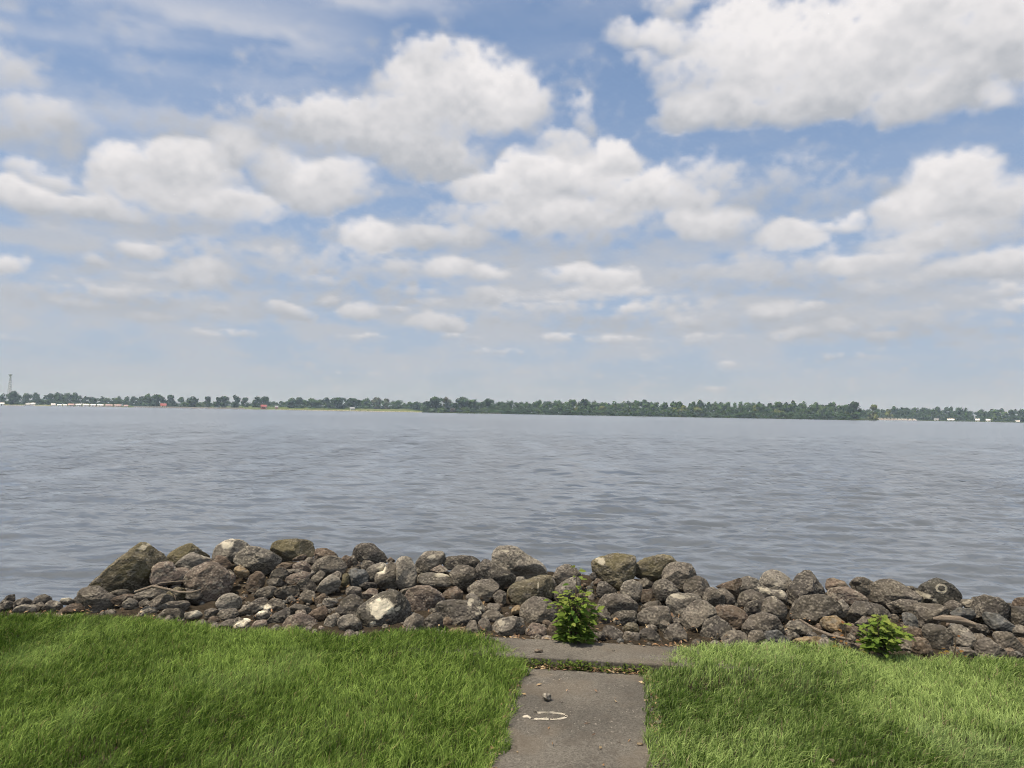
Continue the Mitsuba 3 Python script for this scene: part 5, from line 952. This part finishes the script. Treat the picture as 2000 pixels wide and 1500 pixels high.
P = np.vstack([W(g.uniform(-.57, .37, 240), g.uniform(5.09, 5.18, 240), 0.0), W(-.535 + g.normal(0, .022, 330), g.uniform(2.8, 5.1, 330), 0.0), W(.325 + g.normal(0, .02, 260), g.uniform(2.8, 5.1, 260), 0.0),
               W(g.uniform(-1, 1.3, 90), 5.58 + g.normal(0, .015, 90), .052), W(g.uniform(-.5, .3, 30), g.uniform(2.9, 5.0, 30), 0.0)])
v, f, c = flakes(P, .005, .024, DRY, g, .012, .18)
stuff('dry_grass', (v, f), 'litter_material', 'dry tan grass bits scattered along the path edges and joint', 'dry grass', color=c)

# ------------------------------------------------------------------ bushes and seedlings
LEAVES = {}
def leaf_ply(kind, col, j):
    key = (kind, j, col)
    if key not in LEAVES:
        v, f = leaf_shape(kind); gg = np.random.default_rng(900 + j + (50 if kind == 'lobed' else 0))
        v = v + gg.normal(0, .018, v.shape); v[:, 2] += gg.uniform(-.3, .1) * v[:, 1] ** 2
        LEAVES[key] = mikit.ply((v, f), 'leaf_material', smooth=True, color=np.tile(np.clip(np.array(col), 0, 1), (len(v), 1)))
    return LEAVES[key]
def bush(name, lab, base, w, h, stems, leaves, size, cols, kind, seed, inner=0):
    g = np.random.default_rng(seed); k = thing(name, lab, 'plant'); base = np.array(base); ends = []
    for i in range(stems):
        a = g.uniform(0, 6.28); r = w * .50 * math.sqrt(g.random()); hh = h * g.uniform(.5, 1.0) * (1 - .42 * r / (w * .5))
        if i == 0: r, hh = w * .06, h
        e = base + [r * math.cos(a), r * math.sin(a) * .7, hh]; m = base + [r * .35 * math.cos(a), r * .25 * math.sin(a), hh * .5]
        part(k, 'stem', tube([base + [0.02 * math.cos(a), .02 * math.sin(a), -.03], m, e], [.005, .004, .0018], 5), 'bark_material'); ends.append((base, m, e))
    n, inside = 0, []
    while n < leaves + inner:
        b, m, e = ends[g.integers(len(ends))]; t = g.uniform(.02, 1.02)
        p = b + (m - b) * min(1, t * 2) + (e - m) * max(0, t * 2 - 1)
        a = g.uniform(0, 6.28); out = np.array([math.cos(a), math.sin(a) - .25, g.uniform(-.25, .55)])
        p = p + out * [1, 1, .4] * g.uniform(.02, .10) * (1.15 - .5 * t)
        s = size * g.uniform(.55, 1.25) * (1 - .35 * max(0, t - .6))
        M = np.eye(4); M[:3, :3] = frame(out, np.array([g.normal(0, .35), g.normal(0, .35) - .25, 1.0])) * s; M[:3, 3] = p
        j = int(g.integers(6)) if t < .8 else int(g.integers(4, 8))
        if n >= leaves:                                       # past the limit: one part of all the rest
            lv_, lf_ = leaf_shape(kind); inside.append((lv_ @ M[:3, :3].T + M[:3, 3], lf_, np.tile(np.array(cols[j]), (len(lv_), 1)))); n += 1
            continue
        scene[numbered(f'{k}__leaf')] = {**leaf_ply(kind, cols[j], j), 'to_world': T(M)}; n += 1
    if inside:
        v, f, c = merge(inside)
        labels[part(k, 'foliage', (v, f), 'leaf_material', color=c)] = {'kind': 'stuff', 'label': 'smaller leaves filling the inside of the bush'}
GREENS = [(.085, .150, .030), (.105, .175, .034), (.065, .125, .027), (.120, .195, .040), (.150, .225, .046), (.165, .230, .055), (.180, .240, .06), (.20, .25, .065)]
bush('bush', 'leafy green bush growing at the back edge of the concrete cap', (.504, 5.60, .045), .33, .54, 28, 290, .066, GREENS, 'oval', 5, 260)
bush('bush', 'smaller broad leaved green bush at the foot of the boulders on the right', (2.732, 5.50, .055), .36, .27, 18, 190, .068, GREENS, 'lobed', 6, 60)
RED = [(.16, .10, .04), (.17, .13, .04), (.13, .14, .04), (.20, .12, .05), (.15, .15, .05), (.22, .12, .05), (.20, .10, .05), (.17, .09, .04)]
bush('seedling', 'small yellowish red seedling left of the smaller bush', (2.471, 5.46, .03), .13, .20, 4, 20, .040, RED, 'oval', 7)
bush('seedling', 'tiny reddish seedling at the far right foot of the boulders', (3.246, 5.42, .03), .08, .14, 3, 12, .036, RED, 'oval', 8)

# ------------------------------------------------------------------ twigs, driftwood, small finds
k = thing('twig', 'forked grey driftwood twig lying across the left boulders', 'twig')
tw = np.array([(-3.13, 6.25, .185), (-3.043, 6.29, .212), (-3.0, 6.30, .226), (-2.855, 6.25, .215), (-2.734, 6.20, .205), (-2.626, 6.19, .207), (-2.56, 6.22, .226)])
part(k, 'stem', tube(tw, [.012, .012, .013, .012, .011, .009, .004], 8), 'driftwood_material', smooth=True)
part(k, 'branch', tube([(-3.01, 6.30, .222), (-2.94, 6.32, .25), (-2.80, 6.34, .262), (-2.66, 6.33, .27)], [.008, .006, .005, .002], 6), 'driftwood_material', smooth=True)
part(k, 'branch', tube([(-2.83, 6.24, .212), (-2.78, 6.22, .18), (-2.765, 6.21, .14)], [.007, .006, .003], 6), 'driftwood_material', smooth=True)
k = thing('twig', 'long dark twig slanting down under the large tilted boulder', 'twig')
put(k, tube([(2.30, 5.90, .15), (2.377, 5.80, .108), (2.451, 5.70, .09), (2.536, 5.66, .08), (2.67, 5.60, .07)], [.008, .012, .013, .011, .005], 8), 'driftwood_material', smooth=True)
k = thing('driftwood', 'weathered hollow driftwood log wedged between boulders on the right', 'driftwood')
log = tube([(3.40, 5.98, .150), (3.47, 5.95, .163), (3.575, 5.93, .158), (3.68, 5.88, .135)], [.012, .030, .034, .020], 10)
log.vertices += (meshkit.fbm(log.vertices * 40, 3, 3) - .5)[:, None] * .012
put(k, log, 'driftwood_material', smooth=50)
def small_stone(name, lab, x, y, z, s, tone, seed, catg='pebble'):
    g = np.random.default_rng(seed); b = ICO[3]; v = b.vertices * np.array(s)
    for _ in range(6):
        d = g.normal(size=3); d /= np.linalg.norm(d); q = v @ d; v = v - np.clip(q - q.max() * .72, 0, None)[:, None] * d
    v = v * (1 + .25 * (meshkit.fbm(b.vertices * 2 + seed, 3, 1) - .5))[:, None]
    v[:, 2] -= v[:, 2].min() + .002
    k = thing(name, lab, catg); put(k, (v + [x, y, z], b.faces), 'rock_material', smooth=True, uv=np.tile([TONES.index(tone) + .5, 0.], (len(v), 1)))
small_stone('pebble', 'lone olive grey pebble lying on the concrete path', .244, 4.56, 0, (.034, .028, .022), 's', 3)
small_stone('pebble', 'dark pebble with a pale end on the concrete cap', .221, 5.30, .05, (.033, .02, .014), 'b', 4)
small_stone('pebble', 'tiny white chip on the right half of the path', .852, 4.247, 0, (.020, .012, .009), 'w', 5)
small_stone('pebble', 'small tan chip low on the right of the path', .71, 3.98, 0, (.018, .012, .007), 't', 6)
small_stone('pebble', 'small pale chip at the middle right of the concrete cap', .758, 5.36, .05, (.011, .009, .007), 'w', 9)
k = thing('crust_ring', 'broken ring of whitish crust stuck on the concrete path', 'crust')
V, F = [], []
angs = np.radians(np.linspace(-172, 118, 60)); g = np.random.default_rng(12)
for i, a in enumerate(angs):
    w = .005 + .007 * meshkit.noise(np.array([[i * .35, 0, 0]]), 3)[0] + (.02 if i > 56 or i < 3 else 0) * .5
    hgt = .004 + .008 * meshkit.noise(np.array([[i * .3, 5, 0]]), 4)[0]
    rx, ry = .118 + .01 * math.sin(3 * a), .052 + .006 * math.cos(2 * a)
    c = np.array([math.cos(a), math.sin(a)]); o = np.array([.225, 4.325])
    for rr, z in ((-w, .0008), (-w * .4, hgt), (w * .4, hgt * .8), (w, .0008)):
        V.append([*(o + c * np.array([rx, ry]) * (1 + rr / .085)), z])
V = np.array(V); V[:, :2] += (meshkit.fbm(V * 60, 3, 8) - .5)[:, None] * .008
gf = grid_faces(len(angs), 4); col = gf[:, 0] // 4
keep = (meshkit.noise(np.stack([col * .45, col * 0, col * 0], -1), 21) > .22) | (col > 50) | (col < 6)
put(k, (V, gf[keep]), 'crust_material', smooth=40)
k = thing('dead_leaf', 'curled blackish dead leaf lying in the right lawn', 'leaf')
lv, lf = leaf_shape('oval'); lv = lv * [.05, .06, .10] + [1.62, 3.72, .045]
put(k, (lv, lf), 'bark_material')

# ------------------------------------------------------------------ air
scene['haze_air'] = {'type': 'homogeneous', 'albedo': rgb(.95, .95, .95), 'sigma_t': rgb(.00013, .00017, .00022)}
scene['haze'] = {'type': 'cube', 'to_world': T().translate([0, 0, 21.0]).scale([1800, 1800, 25.2]), 'bsdf': {'type': 'null'}, 'interior': {'type': 'ref', 'id': 'haze_air'}}
labels['haze'] = {'kind': 'stuff', 'label': 'thin bluish summer haze over the lake', 'category': 'haze'}
